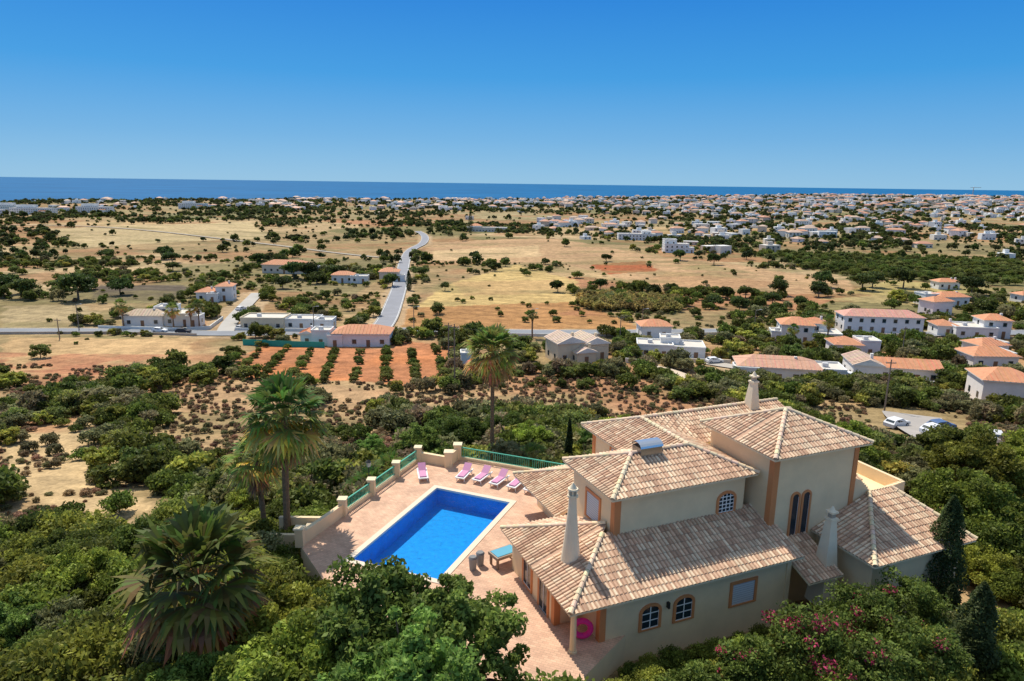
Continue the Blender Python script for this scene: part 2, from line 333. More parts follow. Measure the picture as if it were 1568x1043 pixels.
# mid fields
x,y=uni(15000,130,430,.9,25)
infield=np.zeros(len(x),bool)
for F in (F1,F2,F3,F4,F5,F9,F11): infield|=inpoly(x,y,F)
nn=fbm(x+300,y,38);k=keep(x,y,1,2)&~inpoly(x,y,F8)&np.where(infield,RNG.random(len(x))<.03,(nn>.54)|(RNG.random(len(x))<.07)|((x>60)&(y<250)&(fbm(x,y,18)>.47)))
x,y=x[k],y[k];s=.5+1.5*RNG.random(len(x))**2.6
s=np.where(fbm(x,y,60)>.53,s*1.35,s);s=np.where((x>60)&(y<250),s*1.35,s)
scatter('field_bushes',Cm,P3(x,y),S3(s),RNG.random(len(x))*6.28,RNG.choice(6,len(x),p=[.27,.33,.15,.15,.04,.06]))
# far trees
x,y=uni(24000,400,950,.95,50)
pf=.025+.85*ss(.52,.63,fbm(x+50,y,75))+.12*ss(.48,.62,fbm(x+9,y,25))+.08*(x>.25*y);infield=inpoly(x,y,F4)|inpoly(x,y,F12);pf=np.where(infield,.012,pf)
k=keep(x,y,1,3)&(RNG.random(len(x))<pf);x,y=x[k],y[k];s=.9+2.6*RNG.random(len(x))**2.2
scatter('tree_belts',Cf,P3(x,y),S3(s),RNG.random(len(x))*6.28,RNG.integers(0,4,len(x)))
x,y=uni(80000,900,2650,.95,50)
pf=.07+.68*ss(.45,.62,fbm(x+50,y,130))+.20*ss(1100,1700,y)
k=(RNG.random(len(x))<pf)&(Z(x,y)>-45);x,y=x[k],y[k];s=1.3+2.9*RNG.random(len(x))**2.0
scatter('distant_trees',Cf,P3(x,y),S3(s),RNG.random(len(x))*6.28,RNG.integers(0,4,len(x)))
def rows(F,dx,dy,ang,jit,frac):
    P=np.array(F);c=P.mean(0);r=max(np.hypot(*(P-c).T));u=np.arange(-r,r,dx);v=np.arange(-r,r,dy);U,V=np.meshgrid(u,v);U=U.ravel()+RNG.normal(size=U.size)*jit;V=V.ravel()+RNG.normal(size=V.size)*jit
    x=c[0]+U*math.cos(ang)-V*math.sin(ang);y=c[1]+U*math.sin(ang)+V*math.cos(ang);k=inpoly(x,y,F)&(RNG.random(len(x))<frac)&keep(x,y,1,1);return x[k],y[k]
for nm,F,dx,dy,an,ji,fr,s0 in (('orchard_trees',F8,3.6,6.4,1.75,.25,.9,1.0),('citrus_grove',F6,6.5,9,.2,.6,.92,2.3),('young_orchard_trees',F2,10,13,.05,.8,.6,1.1)):
    x,y=rows(F,dx,dy,an,ji,fr);s=s0*(.75+.5*RNG.random(len(x)));scatter(nm,Cm,P3(x,y),S3(s),RNG.random(len(x))*6.28,RNG.choice([0,1,3],len(x)))
x,y=rows(F7,2.6,2.8,.1,.5,.95);scatter('reed_thicket',Cr,P3(x,y),S3(np.full(len(x),1.8)),RNG.random(len(x))*6.28,np.zeros(len(x)))
xs=[];ys=[];sc=[]
for bx,by,r in BL:
    for _ in range(int(8+r*1.0)):
        an=random.uniform(-.3,math.pi+.3);rr=r*random.uniform(.9,1.8);xs.append(bx+math.cos(an)*rr*1.2);ys.append(by+math.sin(an)*rr*.9+2);sc.append(random.uniform(1.3,3.0))
    for _ in range(7):
        an=random.choice([random.uniform(math.pi,math.pi+.6),random.uniform(-.6,0)]);rr=r*random.uniform(1.1,1.6);xs.append(bx+math.cos(an)*rr);ys.append(by+math.sin(an)*rr);sc.append(random.uniform(1,2.0))
    for _ in range(8):
        an=random.uniform(math.pi+.6,2*math.pi-.6);rr=r*random.uniform(1.05,1.4);xs.append(bx+math.cos(an)*rr);ys.append(by+math.sin(an)*rr);sc.append(random.uniform(.6,1.4))
x,y,s=np.array(xs),np.array(ys),np.array(sc);k=keep(x,y,1)&~inpoly(x,y,F8);x,y,s=x[k],y[k],s[k]
scatter('house_garden_trees',Cm,P3(x,y),S3(s),RNG.random(len(x))*6.28,RNG.choice([0,1,2,5],len(x)))
PN=[(-167,259,8),(-160,275,6),(-190,262,6),(-204,270,7.5),(-212,262,7),(-180,285,5),(-99,330,6),(-108,335,6),(-88,340,6),(-92,318,5),(-62,345,5),(-48,350,5),(-130,380,6),(-125,372,5),(-55,310,4.5),(-102,300,4.5),(-200,400,6),(-215,420,7),(-180,360,5),(-150,400,5),(-250,420,6),(90,285,4.5),(100,290,4),(118,300,5),(134,296,5),(140,310,5),(60,290,4),(40,310,4),(150,330,6),(165,320,6),(175,330,6),(190,330,7),(20,300,4),(210,310,6),(104,270,4),(112,262,3.5),(78,262,4.5),(86,255,4),(-10,380,4),(60,440,4),(110,450,5),(125,425,5),(-30,300,3)]
x=np.array([p[0] for p in PN],float);y=np.array([p[1] for p in PN],float);s=np.array([p[2] for p in PN],float)*.8
scatter('umbrella_pines',Cp,P3(x,y),S3(s),RNG.random(len(x))*6.28,RNG.integers(0,2,len(x)))
# ---- individual trees
def place(me,name,x,y,s,rz=0,sink=.1,sz=None):
    o=bpy.data.objects.new(name,me);o.location=(x,y,float(Z(x,y))-sink);o.scale=(s,s,sz or s);o.rotation_euler=(0,0,rz);return link(o)
big=[tree_mesh('broadleaf_tree_mesh%d'%i,n_,cl,cr_,3.1,2.0,4.3,lf,a,b,.20,22,sh_,None,rg) for i,(a,b,n_,cl,cr_,lf,sh_,rg) in enumerate([((.10,.17,.04),(.24,.36,.07),20000,120,.50,.115,.5,.65),(G1,G2,26000,90,.75,.13,.45,.45),(G2,(.36,.42,.06),22000,95,.66,.12,.45,.5)])]
place(big[0],'broadleaf_tree',-5.6,24.8,1.08,.4);place(big[0],'broadleaf_tree',-1.9,24.8,1.0,2.2);place(big[0],'broadleaf_tree',-3.6,22.0,.98,4.0)
place(big[2],'broadleaf_tree',-9.2,26.6,.82,1.2);place(big[2],'broadleaf_tree',-8.4,23.2,.85,3.2);place(big[1],'broadleaf_tree',-11.5,22.2,.7,3.2)
for i,(x,y,s) in enumerate([(32.4,44.5,1.1),(27,52,1.0),(39,53,1.15),(31,61,1.1),(42,60,1.1),(30,38.5,.62),(24,60,1.0),(35,72,1.0),(22,70,.9),(46,56,1.1)]): place(big[(2,1,2)[i%3]],'carob_tree',x,y,s*.95,i*1.3,1.2)
for i,(x,y,s) in enumerate([(-16,36,.62),(-19,33,.6),(-16.5,31.0,.5),(-22,29,.62),(-19,40,.7),(-26,37,.75),(-11.5,30.2,.55),(-24,46,.7),(-30,42,.7),(-21,52,.6),(-26.5,31.5,.7),(-18,25,.45),(-12.9,33.6,.55),(-14.4,37.5,.5),(-11,31.2,.55),(-17.5,46,.5)]): place(big[(1,2,0,1)[i%4]],'garden_tree',x,y,s,i*2.1,.5)
for i,(x,y,s) in enumerate([(-9,62,.75),(-5,68,.8),(2,66,.75),(9,65,.8),(14,60,.7),(12,72,.8),(-14,64,.6),(-1,74,.8),(7,57,.5),(-8,73,.7)]): place(big[i%3],'garden_tree',x,y,s,i*1.7,.5)
for i,(x,y,s) in enumerate([(-12.2,24.0,1.6),(-10.6,22.4,1.3),(-20.5,27.0,1.4)]): place(mid[4],'dry_shrub',x,y,s,i)
for i in range(12):
    px,py=VW(3.2+i*.95,-.75-.3*(i%3));place(near[(0,1,3)[i%3]],'garden_shrub',px,py,.62+.16*((i*7)%3),i*1.1,.25)
for x,y,s in ((5.0,26.2,.95),(6.6,27.2,.9),(4.4,24.6,1.0)): place(near[1],'garden_shrub',x,y,s,x)
def bouq(name,x,y,r,h,fl,nk=20,n=12000):
    P,sh,Cc=crown(n,60,r*.28,r,r,h*.5,h*.55,.5)
    cols=np.array(G1)+(np.array(G2)-np.array(G1))*RNG.random((n,1))
    pk=np.zeros(n,bool)
    if fl>0:
        top=np.argsort(-(Cc[:,2]-.25*Cc[:,1]))[:40];kk=RNG.choice(top,min(nk,40),replace=False)
        for j in kk: pk|=(np.linalg.norm(P-Cc[j],axis=1)<r*random.uniform(.10,.24))&(RNG.random(n)<fl)
    cols[pk]=np.array((.72,.085,.20))*(0.65+.6*RNG.random((pk.sum(),1)))
    t=MB();t.tube((0,0,-1),(0,0,h*.5),.1,.06,6,1);me=leafmesh(name,P,.08,sh,cols,t,lm=M_petal);place(me,name,x,y,1)
bouq('bougainvillea_bush',13.4,27.0,2.2,4.2,.50,15);bouq('bougainvillea_bush',17.6,29.4,2.0,4.3,.45,9);bouq('bougainvillea_bush',10.6,26.5,1.5,3.1,.4,7)
bouq('oleander_bush',15.8,25.0,1.9,4.1,.4,9);bouq('oleander_bush',20.6,31.2,1.9,4.0,.2,4);bouq('garden_bush',8.4,25.4,1.6,2.5,0);bouq('garden_bush',5.9,24.2,1.5,2.2,0);bouq('garden_bush',18.3,26.6,2.0,3.9,.2,4)
bouq('garden_bush',14.8,29.5,1.3,2.4,0);bouq('garden_bush',12.3,28.6,1.1,1.9,0);bouq('garden_bush',17.2,31.0,1.3,2.5,0)
def cypress(x,y,h,r):
    n=int(2600*h*.8);t=RNG.random(n);rad=r*(np.sin(np.pi*np.clip(t*.86+.14,0,1))**.65)*(1-.35*t);an=RNG.random(n)*6.283
    lump=1+.18*np.sin(an*3+t*11)+.12*np.sin(an*5-t*23);rr=rad*lump*(RNG.random(n)**.35)
    P=np.stack([rr*np.cos(an),rr*np.sin(an),t*h+.2],1);sh=.7+.6*RNG.random(n);cols=np.array(DK1)+(np.array(DK2)-np.array(DK1))*RNG.random((n,1))
    tr=MB();tr.tube((0,0,-1),(0,0,h*.7),.12,.04,6,1);me=leafmesh('cypress_tree',P,.075,sh,cols,tr,up=1.2);place(me,'cypress_tree',x,y,1)
cypress(24.8,35.2,7.4,1.25);cypress(21.4,27.5,6.0,1.15);cypress(5.6,61.6,5.6,.42);cypress(24,33,3.0,.7);cypress(-46,300,9,1.5);cypress(-46,735,22,3.0)
def palm(name,x,y,h,fr,lean=(0,0),nl=46,trunk=.24,skirt=10,wd=.06):
    mb=MB();zb=float(Z(x,y));segs=16;pr=None
    for i in range(segs+1):
        t=i/segs;p=Vector((lean[0]*t*t,lean[1]*t*t,h*t));r=trunk*(1.25-.45*min(1,t*3))*(1+.10*(i%2))
        if pr: mb.tube(pr[0],p,pr[1],r,9,1,(1.15,1.0,.85))
        pr=(p,r)
    top=pr[0]
    def leaf(az,el,L,fl,col,droop,hang=0):
        d=Vector((math.cos(az)*math.cos(el),math.sin(az)*math.cos(el),math.sin(el)));c=top+Vector((0,0,.1-hang))
        side=Vector((-math.sin(az),math.cos(az),0));pet=[c]
        for k in range(1,5): pet.append(pet[-1]+(d+Vector((0,0,-droop*k*.14))).normalized()*L/4)
        for k in range(4): mb.tube(pet[k],pet[k+1],.035,.025,4,0,(.34,.32,.09))
        e=pet[-1];dd=(pet[-1]-pet[-2]).normalized();upv=side.cross(dd)
        tw_=random.uniform(-.4,.4);side=(side*math.cos(tw_)+upv*math.sin(tw_)).normalized();upv=side.cross(dd)
        n=15
        for k in range(n):
            a=(k/(n-1)-.5)*3.1;u=(dd*math.cos(a)+side*math.sin(a));ln=fl*(.72+.28*math.cos(a*.6))*random.uniform(.8,1.12)
            w=side*math.cos(a)-dd*math.sin(a);w=w*(wd*fl/.9)
            m1=e+u*ln*.6+upv*.04;tip=e+u*ln+Vector((0,0,-ln*(.10+droop*.4)*random.uniform(.4,1.7)))
            cc=[v*random.uniform(.7,1.3) for v in col]
            mb.face([e,m1-w,m1+w],0,cc);mb.face([m1-w,tip,m1+w],0,[v*1.2 for v in cc])
    for i in range(nl):
        t=i/nl;az=i*2.39996+random.uniform(-.25,.25);el=math.radians(84-118*t**.85+random.uniform(-10,10))
        g=(.11,.17,.04) if t<.4 else ((.20,.23,.05) if t<.66 else random.choice([(.62,.46,.11),(.50,.38,.09),(.24,.25,.055)]))
        leaf(az,el,fr*.55*random.uniform(.8,1.12),fr*.50,g,.15+.5*t)
    for i in range(skirt):
        az=i*2.4;leaf(az,math.radians(-62-random.uniform(0,22)),fr*.40,fr*.40,random.choice([(.50,.35,.15),(.36,.25,.12),(.22,.15,.09)]),.5,random.uniform(0,.9))
    o=mb.obj(name,[M_leaf,M_bark]);o.location=(x,y,zb-.1);return o
palm('fan_palm',-15.0,42,10.2,3.2,(.3,0),54,.27,28);palm('fan_palm',-16.9,43,7.2,2.3,(-.2,0),30,.22,26)
palm('fan_palm',-13.4,26.8,6.2,3.5,(-.2,0),58,.30,22,.07);palm('fan_palm',-1.8,62.3,12.0,3.0,(.0,0),54,.22,32,.07)
for x,y,h,f in ((-120,206,7,2.6),(-104,205,6,2.8),(-97,207,7,2.3),(-99,206,6,2),(6,198,7,1.8),(88,186,8,2.3),(-12,50,2,1.6),(80,190,5,2)): palm('fan_palm',x,y,h,f,nl=30,skirt=5)
palm('fan_palm',-10.9,49.5,2.5,1.9,nl=30,skirt=3);palm('fan_palm',-10.0,53.5,2.5,2.0,nl=30,skirt=3);palm('fan_palm',2.0,56.5,3.0,1.6,nl=26,skirt=2)
# ------------------------------------------------------------------ VILLA
villa=empty('villa',(OX,OY,0),ANG)
CR=(.87,.665,.41);SAL=(.66,.26,.10);WH=(.8,.8,.78)
W=MB()
def prism(mb,P,z0,z1,mat=0,col=CR):
    n=len(P)
    for i in range(n):
        a=P[i];b=P[(i+1)%n];mb.face([(a[0],a[1],z0),(b[0],b[1],z0),(b[0],b[1],z1),(a[0],a[1],z1)],mat,col)
    mb.face([(p[0],p[1],z1) for p in P],mat,col)
prism(W,[(.5,2.6),(2.0,2.6),(2.0,.6),(14.0,.6),(14.0,8.25),(.5,8.25)],-4,2.42)
prism(W,[(4.4,3.6),(13.0,3.6),(13.0,8.3),(4.4,8.3)],2.0,6.05)
prism(W,[(8.4,8.31),(21.4,8.31),(21.4,13.2),(8.4,13.2)],-5,6.05)
prism(W,[(13.7,2.2),(20.0,2.2),(20.0,7.7),(13.7,7.7)],-4,7.45)
prism(W,[(5.2,8.26),(8.4,8.26),(8.4,15),(5.2,15)],-5,2.5)
prism(W,[(17.5,-1.7),(24.5,-1.7),(24.5,2.19),(17.5,2.19)],-4,2.42)
prism(W,[(20.01,2.2),(24.5,2.2),(24.5,8.3),(20.01,8.3)],-4,3.4)
def scal(x0,y0,x1,y1,zb,zt0,zt1,n=10):
    for i in range(n):
        t0,t1=i/n,(i+1)/n;za=zt0+(zt1-zt0)*((t0+t1)/2)**2;W.wall(x0+(x1-x0)*t0,y0+(y1-y0)*t0,x0+(x1-x0)*t1,y0+(y1-y0)*t1,.22,zb,za,0,CR)
scal(20.02,2.35,21.6,2.35,3.0,5.0,3.9);scal(21.6,2.35,24.5,2.35,3.0,4.0,4.2);scal(24.4,2.4,24.4,8.2,3.0,4.2,4.2)
W.obj('walls',[M_wall],villa)
T=MB()
TC=[(.84,.59,.39),(.76,.49,.32),(.90,.69,.47),(.80,.56,.37),(.60,.37,.24)]
def roofplane(poly,sp=.235,tl=.43,thick=.13,r=.082):
    P=[Vector(p) for p in poly];a,b=P[0],P[1];s=(b-a).normalized();n=(b-a).cross(P[2]-a).normalized()
    if n.z<0: n=-n
    t=n.cross(s)
    if t.z<0: t=-t
    D=[((p-a).dot(s),(p-a).dot(t)) for p in P]
    T.face(P,0,(.52,.32,.21))
    Q=[p-Vector((0,0,thick)) for p in P];T.face(Q[::-1],1,(.80,.66,.45))
    for i in range(len(P)):
        j=(i+1)%len(P);T.face([Q[i],Q[j],P[j],P[i]],1,(.84,.68,.45))
    smin=min(d[0] for d in D);smax=max(d[0] for d in D);k=int((smax-smin)/sp)
    for i in range(k):
        s0=smin+(i+.5)*(smax-smin)/k;xs=[]
        for (x0,y0),(x1,y1) in zip(D,D[1:]+D[:1]):
            if (x0-s0)*(x1-s0)<0: xs.append(y0+(y1-y0)*(s0-x0)/(x1-x0))
        if len(xs)<2: continue
        lo,hi=min(xs),max(xs)
        if hi-lo<.1: continue
        tt=lo-.05
        base=random.choice(TC)
        while tt<hi:
            te=min(tt+tl,hi)
            c=random.choice(TC) if random.random()<.5 else base
            f=random.uniform(.86,1.1);c=[v*f for v in c]
            A=[];B=[]
            for q in range(5):
                an=math.pi*q/4;A.append(a+s*(s0-math.cos(an)*r*1.05)+t*tt+n*(math.sin(an)*r*.95+.022));B.append(a+s*(s0-math.cos(an)*r*.85)+t*te+n*(math.sin(an)*r*.8+.0))
            for q in range(4): T.face([A[q],A[q+1],B[q+1],B[q]],0,c)
            T.face(A[::-1],0,[v*.5 for v in c])  # open lower end of the tile: shade painted in as a darker colour
            tt+=tl
def ridge(a,b,r=.13):
    a=Vector(a);b=Vector(b);d=(b-a);L=d.length;d.normalize();s=d.cross(Vector((0,0,1))).normalized();n=s.cross(d);k=max(1,int(L/.4))
    for i in range(k):
        p=a+d*(L*i/k);e=a+d*(L*(i+1)/k);c=[v*random.uniform(.92,1.08) for v in (.84,.64,.43)]
        A=[];B=[]
        for q in range(6):
            an=math.pi*q/5;A.append(p+s*math.cos(an)*r*1.1+n*(math.sin(an)*r*1.1+.03));B.append(e+s*math.cos(an)*r*.9+n*(math.sin(an)*r*.9+.03))
        for q in range(5): T.face([A[q],A[q+1],B[q+1],B[q]],0,c)
        T.face(A,0,[v*.6 for v in c])  # ridge tile end, shade put into its colour likewise
K=.375
roofplane([(0,0,2.4),(14.3,0,2.4),(14.3,3.85,2.4+3.85*K),(3.85,3.85,2.4+3.85*K)])
roofplane([(0,8.8,2.4),(0,0,2.4),(4.4,4.4,2.4+4.4*K)])
roofplane([(9,8.8,2.4),(0,8.8,2.4),(4.4,4.4,2.4+4.4*K),(9,4.4,2.4+4.4*K)])
ridge((0,0,2.42),(3.85,3.85,2.4+3.85*K));ridge((0,8.8,2.42),(4.4,4.4,2.4+4.4*K))
roofplane([(3.6,15.6,2.4),(3.6,8.9,2.4),(8.4,8.9,4.2),(8.4,10.8,4.2)]);roofplane([(8.4,15.6,2.4),(3.6,15.6,2.4),(8.4,10.8,4.2)]);ridge((3.6,15.6,2.42),(8.4,10.8,4.2))
ze=6.1;zr=6.1+2.85*K
roofplane([(3.9,3.1,ze),(13.5,3.1,ze),(10.65,5.95,zr),(6.75,5.95,zr)])
roofplane([(3.9,8.8,ze),(3.9,3.1,ze),(6.75,5.95,zr)])
roofplane([(7.8,8.8,ze),(3.9,8.8,ze),(6.75,5.95,zr),(10.65,5.95,zr)])
roofplane([(13.5,3.1,ze),(13.5,8.1,ze),(10.65,10.95,zr),(10.65,5.95,zr)])
roofplane([(7.8,13.8,ze),(7.8,8.8,ze),(10.65,5.95,zr),(10.65,10.95,zr)])
roofplane([(22,13.8,ze),(7.8,13.8,ze),(10.65,10.95,zr),(22,10.95,zr)])
roofplane([(13.5,8.1,ze),(22,8.1,ze),(22,10.95,zr),(10.65,10.95,zr)])
for a,b in (((3.9,3.1,ze),(6.75,5.95,zr)),((3.9,8.8,ze),(6.75,5.95,zr)),((6.75,5.95,zr),(10.65,5.95,zr)),((13.5,3.1,ze),(10.65,5.95,zr)),((10.65,5.95,zr),(10.65,10.95,zr)),((7.8,13.8,ze),(10.65,10.95,zr)),((10.65,10.95,zr),(22,10.95,zr))): ridge(a,b)
t0,t1,u0,u1=13.2,20.5,1.7,8.2;ap=(16.85,4.95,8.95)
cs_=[(t0,u0,7.5),(t1,u0,7.5),(t1,u1,7.5),(t0,u1,7.5)]
for i in range(4): roofplane([cs_[i],cs_[(i+1)%4],ap]);ridge(cs_[i],ap)
roofplane([(17,-2.2,2.4),(25,-2.2,2.4),(23.2,2.2,4.05),(21.4,2.2,4.05)]);roofplane([(17,2.2,2.4),(17,-2.2,2.4),(21.4,2.2,4.05)]);ridge((17,-2.2,2.42),(21.4,2.2,4.05))
roofplane([(25,-2.2,2.4),(25,2.2,2.4),(23.2,2.2,4.05)]);ridge((25,-2.2,2.42),(23.2,2.2,4.05))
roofplane([(14.1,-.7,1.2),(16.6,-.7,1.2),(16.6,2.2,2.3),(14.1,2.2,2.3)])
roofplane([(20.4,3.4,4.2),(22.2,3.4,4.2),(22.2,6.5,5.2),(20.4,6.5,5.2)])
T.obj('roof',[M_tile,M_wall],villa)
S=MB()
def pil(p,q,z0,z1,w=.34): S.box(p-.05,p+w,q-.05,q+w,z0,z1,0,SAL)
pil(4.4,3.6,3.4,5.96);pil(13.7,2.2,-3,7.34);S.box(19.71,20.05,2.15,2.5,2.5,7.34,0,SAL);pil(2.0,.6,-2,2.38,.3);pil(.5,2.6,-2,2.38,.3);pil(8.4,12.9,4,5.96,.3)
S.box(13.72,14.04,.55,.9,-3,2.38,0,CR);pil(5.2,8.3,-2,2.3,.3)
S.box(4.3,13.2,3.55,3.59,5.85,5.965,0,(.80,.64,.42))
S.obj('pilasters',[M_wall],villa)
D=MB();GL=MB()
def outl(w,h,rise,n=8):
    P=[(-w/2,0),(w/2,0)]
    if rise>0:
        for i in range(n+1):
            a=math.pi*i/n;P.append((w/2*math.cos(a),h-rise+rise*math.sin(a)))
    else: P+=[(w/2,h),(-w/2,h)]
    return P
def window(F,w,h,rise,fw=.16,fc=SAL,kind='pane',bars=(2,3)):
    I=outl(w,h,rise);Oo=outl(w+2*fw,h+fw,rise+(fw if rise>0 else 0));Oo=[(x,(y if y>0 else -.0)-(fw*.6 if y<=0 else 0)) for x,y in Oo]
    n=len(I)
    for i in range(n):
        j=(i+1)%n;D.face([F(*Oo[i],.07),F(*Oo[j],.07),F(*I[j],.07),F(*I[i],.07)],0,fc);D.face([F(*Oo[i],0),F(*Oo[j],0),F(*Oo[j],.07),F(*Oo[i],.07)],0,fc);D.face([F(*I[i],.07),F(*I[j],.07),F(*I[j],0),F(*I[i],0)],0,fc)
    if kind=='pane':
        GL.face([F(x,y,.012) for x,y in I])
        for i in range(bars[0]+1):
            x=-w/2+w*i/bars[0];hh=h if rise<=0 else h-rise+rise*math.sqrt(max(0,1-(2*x/w)**2));D.face([F(x-.03,0,.035),F(x+.03,0,.035),F(x+.03,hh,.035),F(x-.03,hh,.035)],0,WH)
        for i in range(bars[1]):
            y=h*i/bars[1];D.face([F(-w/2,y-.0,.038),F(w/2,y,.038),F(w/2,y+.06,.038),F(-w/2,y+.06,.038)],0,WH)
    else:
        D.face([F(x,y,.02) for x,y in I],0,(.50,.52,.54))
        for i in range(int(h/.13)): D.face([F(-w/2+.03,.03+i*.13,.03),F(w/2-.03,.03+i*.13,.03),F(w/2-.03,.13+i*.13,.045),F(-w/2+.03,.13+i*.13,.045)],0,(.70,.72,.74))
FR=lambda p,q,z:(lambda u,v,o:(p+u,q-o,z+v));LF=lambda p,q,z:(lambda u,v,o:(p-o,q-u,z+v))
window(FR(4.9,.6,.05),1.0,1.25,.3);window(FR(6.95,.6,.05),1.0,1.25,.3);window(FR(10.8,.6,.05),1.5,1.25,0,kind='shut')
window(FR(11.75,3.6,3.8),1.05,1.15,.35,bars=(4,5));window(FR(15.5,2.2,2.0),.46,2.9,.22,.13,bars=(1,1));window(FR(16.32,2.2,2.0),.46,2.9,.22,.13,bars=(1,1))
window(LF(4.4,5.9,3.55),1.4,1.5,0,kind='shut');window(LF(.5,6.0,.2),1.0,1.6,0,bars=(2,1));window(LF(.5,3.9,0),1.0,1.9,0,bars=(2,1));window(LF(5.2,11,0),2.2,2.05,0,bars=(3,1))
window(LF(8.4,10.2,4.3),1.1,1.2,0,kind='shut')
D.obj('window_frames',[M_plain],villa);GL.obj('window_panes',[M_glass],villa)
CH=MB()
def rcone(p,q,z0,z1,r0,r1,cap=True,n=16):
    k=8
    for i in range(k):
        a,b=i/k,(i+1)/k;f=lambda t:r1+(r0-r1)*(1-t)**1.3;CH.tube((p,q,z0+(z1-z0)*a),(p,q,z0+(z1-z0)*b),f(a),f(b),n,0,(.86,.72,.52))
    z=z1;c=(.84,.70,.5)
    CH.tube((p,q,z),(p,q,z+.1),r1*1.5,r1*1.5,n,0,c,True);CH.tube((p,q,z+.1),(p,q,z+.38),r1*.95,r1*.95,n,0,(.42,.36,.28));
    for i in range(6):
        a=i*1.047;CH.box(p+math.cos(a)*r1*1.1-.03,p+math.cos(a)*r1*1.1+.03,q+math.sin(a)*r1*1.1-.03,q+math.sin(a)*r1*1.1+.03,z+.1,z+.38,0,c)
    CH.tube((p,q,z+.38),(p,q,z+.46),r1*1.5,r1*1.4,n,0,c,True);CH.tube((p,q,z+.46),(p,q,z+.75),r1*1.1,.03,n,0,c,True)
rcone(1.8,3.5,2.7,6.5,.56,.19)
def sqchim(p,q,z0,z1,r0,r1):
    c=(.86,.72,.52);A=[(p-r0,q-r0),(p+r0,q-r0),(p+r0,q+r0),(p-r0,q+r0)];B=[(p-r1,q-r1),(p+r1,q-r1),(p+r1,q+r1),(p-r1,q+r1)]
    for i in range(4):
        j=(i+1)%4;CH.face([(*A[i],z0),(*A[j],z0),(*B[j],z1),(*B[i],z1)],0,c)
    CH.box(p-r1*1.3,p+r1*1.3,q-r1*1.3,q+r1*1.3,z1,z1+.12,0,c);CH.box(p-r1*.7,p+r1*.7,q-r1*.7,q+r1*.7,z1+.12,z1+.4,0,(.4,.34,.27));CH.box(p-r1*1.2,p+r1*1.2,q-r1*1.2,q+r1*1.2,z1+.4,z1+.5,0,c)
    CH.tube((p,q,z1+.5),(p,q,z1+.8),r1*.9,.03,8,0,c)
sqchim(16.3,.3,-1,4.1,.62,.2);sqchim(19.4,10.6,6.6,8.8,.42,.2)
CH.obj('chimneys',[M_wall],villa)
V=MB();V.box(7.1,8.5,5.5,6.4,6.9,7.55,0,(.4,.38,.36));
for i in range(8):
    a0=math.pi*i/8;a1=math.pi*(i+1)/8;V.face([(7.05,5.95-math.cos(a0)*.5,7.56+math.sin(a0)*.3),(7.05,5.95-math.cos(a1)*.5,7.56+math.sin(a1)*.3),(8.55,5.95-math.cos(a1)*.5,7.56+math.sin(a1)*.3),(8.55,5.95-math.cos(a0)*.5,7.56+math.sin(a0)*.3)])
V.obj('metal_flue_cowl',[M_metal],villa)
Q=MB();Q.tube((.45,.45,-.1),(.45,.45,.1),.24,.22,14,0,CR,True);Q.tube((.45,.45,.1),(.45,.45,2.1),.16,.14,14,0,CR);Q.tube((.45,.45,2.1),(.45,.45,2.3),.16,.25,14,0,CR,True)
Q.box(.25,2.0,.3,.6,2.12,2.27,0,CR);Q.box(.3,.6,.61,2.6,2.12,2.27,0,CR);Q.obj('porch_column',[M_wall],villa)
L=MB();L.box(5.86,5.98,.42,.6,1.0,1.3,0,(.03,.03,.03));L.tube((5.92,.45,.95),(5.92,.45,1.0),.02,.07,6,0,(.02,.02,.02));L.obj('wall_lantern',[M_plain],villa)
fl=MB();cx,cy,cz=VW(1.3,1.1)[0],VW(1.3,1.1)[1],.62
for i in range(20):
    for j in range(8):
        def pt(i,j):
            a=i/20*6.283;b=j/8*6.283;R_=.42+.15*math.cos(b);return (cx+R_*math.cos(a),cy+.15*math.sin(b),cz+R_*math.sin(a))
        fl.face([pt(i,j),pt(i+1,j),pt(i+1,j+1),pt(i,j+1)],0,(.8,.03,.28))
fl.obj('inflatable_pool_ring',[M_plain],smooth=False)
# ------------------------------------------------------------------ DECK + POOL
M_deck=bpy.data.materials.new('terracotta_pavers');M_deck.use_nodes=True;nt=M_deck.node_tree;N=nt.nodes
g=N.new('ShaderNodeNewGeometry');mp=N.new('ShaderNodeMapping');mp.inputs['Rotation'].default_value=(0,0,-ANG+.78);br=N.new('ShaderNodeTexBrick')
br.inputs['Color1'].default_value=(.74,.46,.30,1);br.inputs['Color2'].default_value=(.61,.36,.235,1);br.inputs['Mortar'].default_value=(.44,.28,.19,1);br.inputs['Scale'].default_value=1.6;br.inputs['Mortar Size'].default_value=.014
ns=N.new('ShaderNodeTexNoise');ns.inputs['Scale'].default_value=.9;mx=N.new('ShaderNodeMix');mx.data_type='RGBA';mx.blend_type='MULTIPLY';mx.inputs[0].default_value=1;r=N.new('ShaderNodeMapRange');r.inputs[1].default_value=.3;r.inputs[2].default_value=.7;r.inputs[3].default_value=.80;r.inputs[4].default_value=1.12
nt.links.new(g.outputs['Position'],mp.inputs[0]);nt.links.new(mp.outputs[0],br.inputs[0]);nt.links.new(g.outputs['Position'],ns.inputs[0]);nt.links.new(ns.outputs[0],r.inputs[0]);nt.links.new(br.outputs[0],mx.inputs[6]);nt.links.new(r.outputs[0],mx.inputs[7]);nt.links.new(mx.outputs[2],N['Principled BSDF'].inputs['Base Color']);N['Principled BSDF'].inputs['Roughness'].default_value=.8
PC=[(-9.4,36.7),(-4.0,34.7),(0.0,44.4),(-5.4,46.6)]
PC=[Vector((*p,0)) for p in PC]
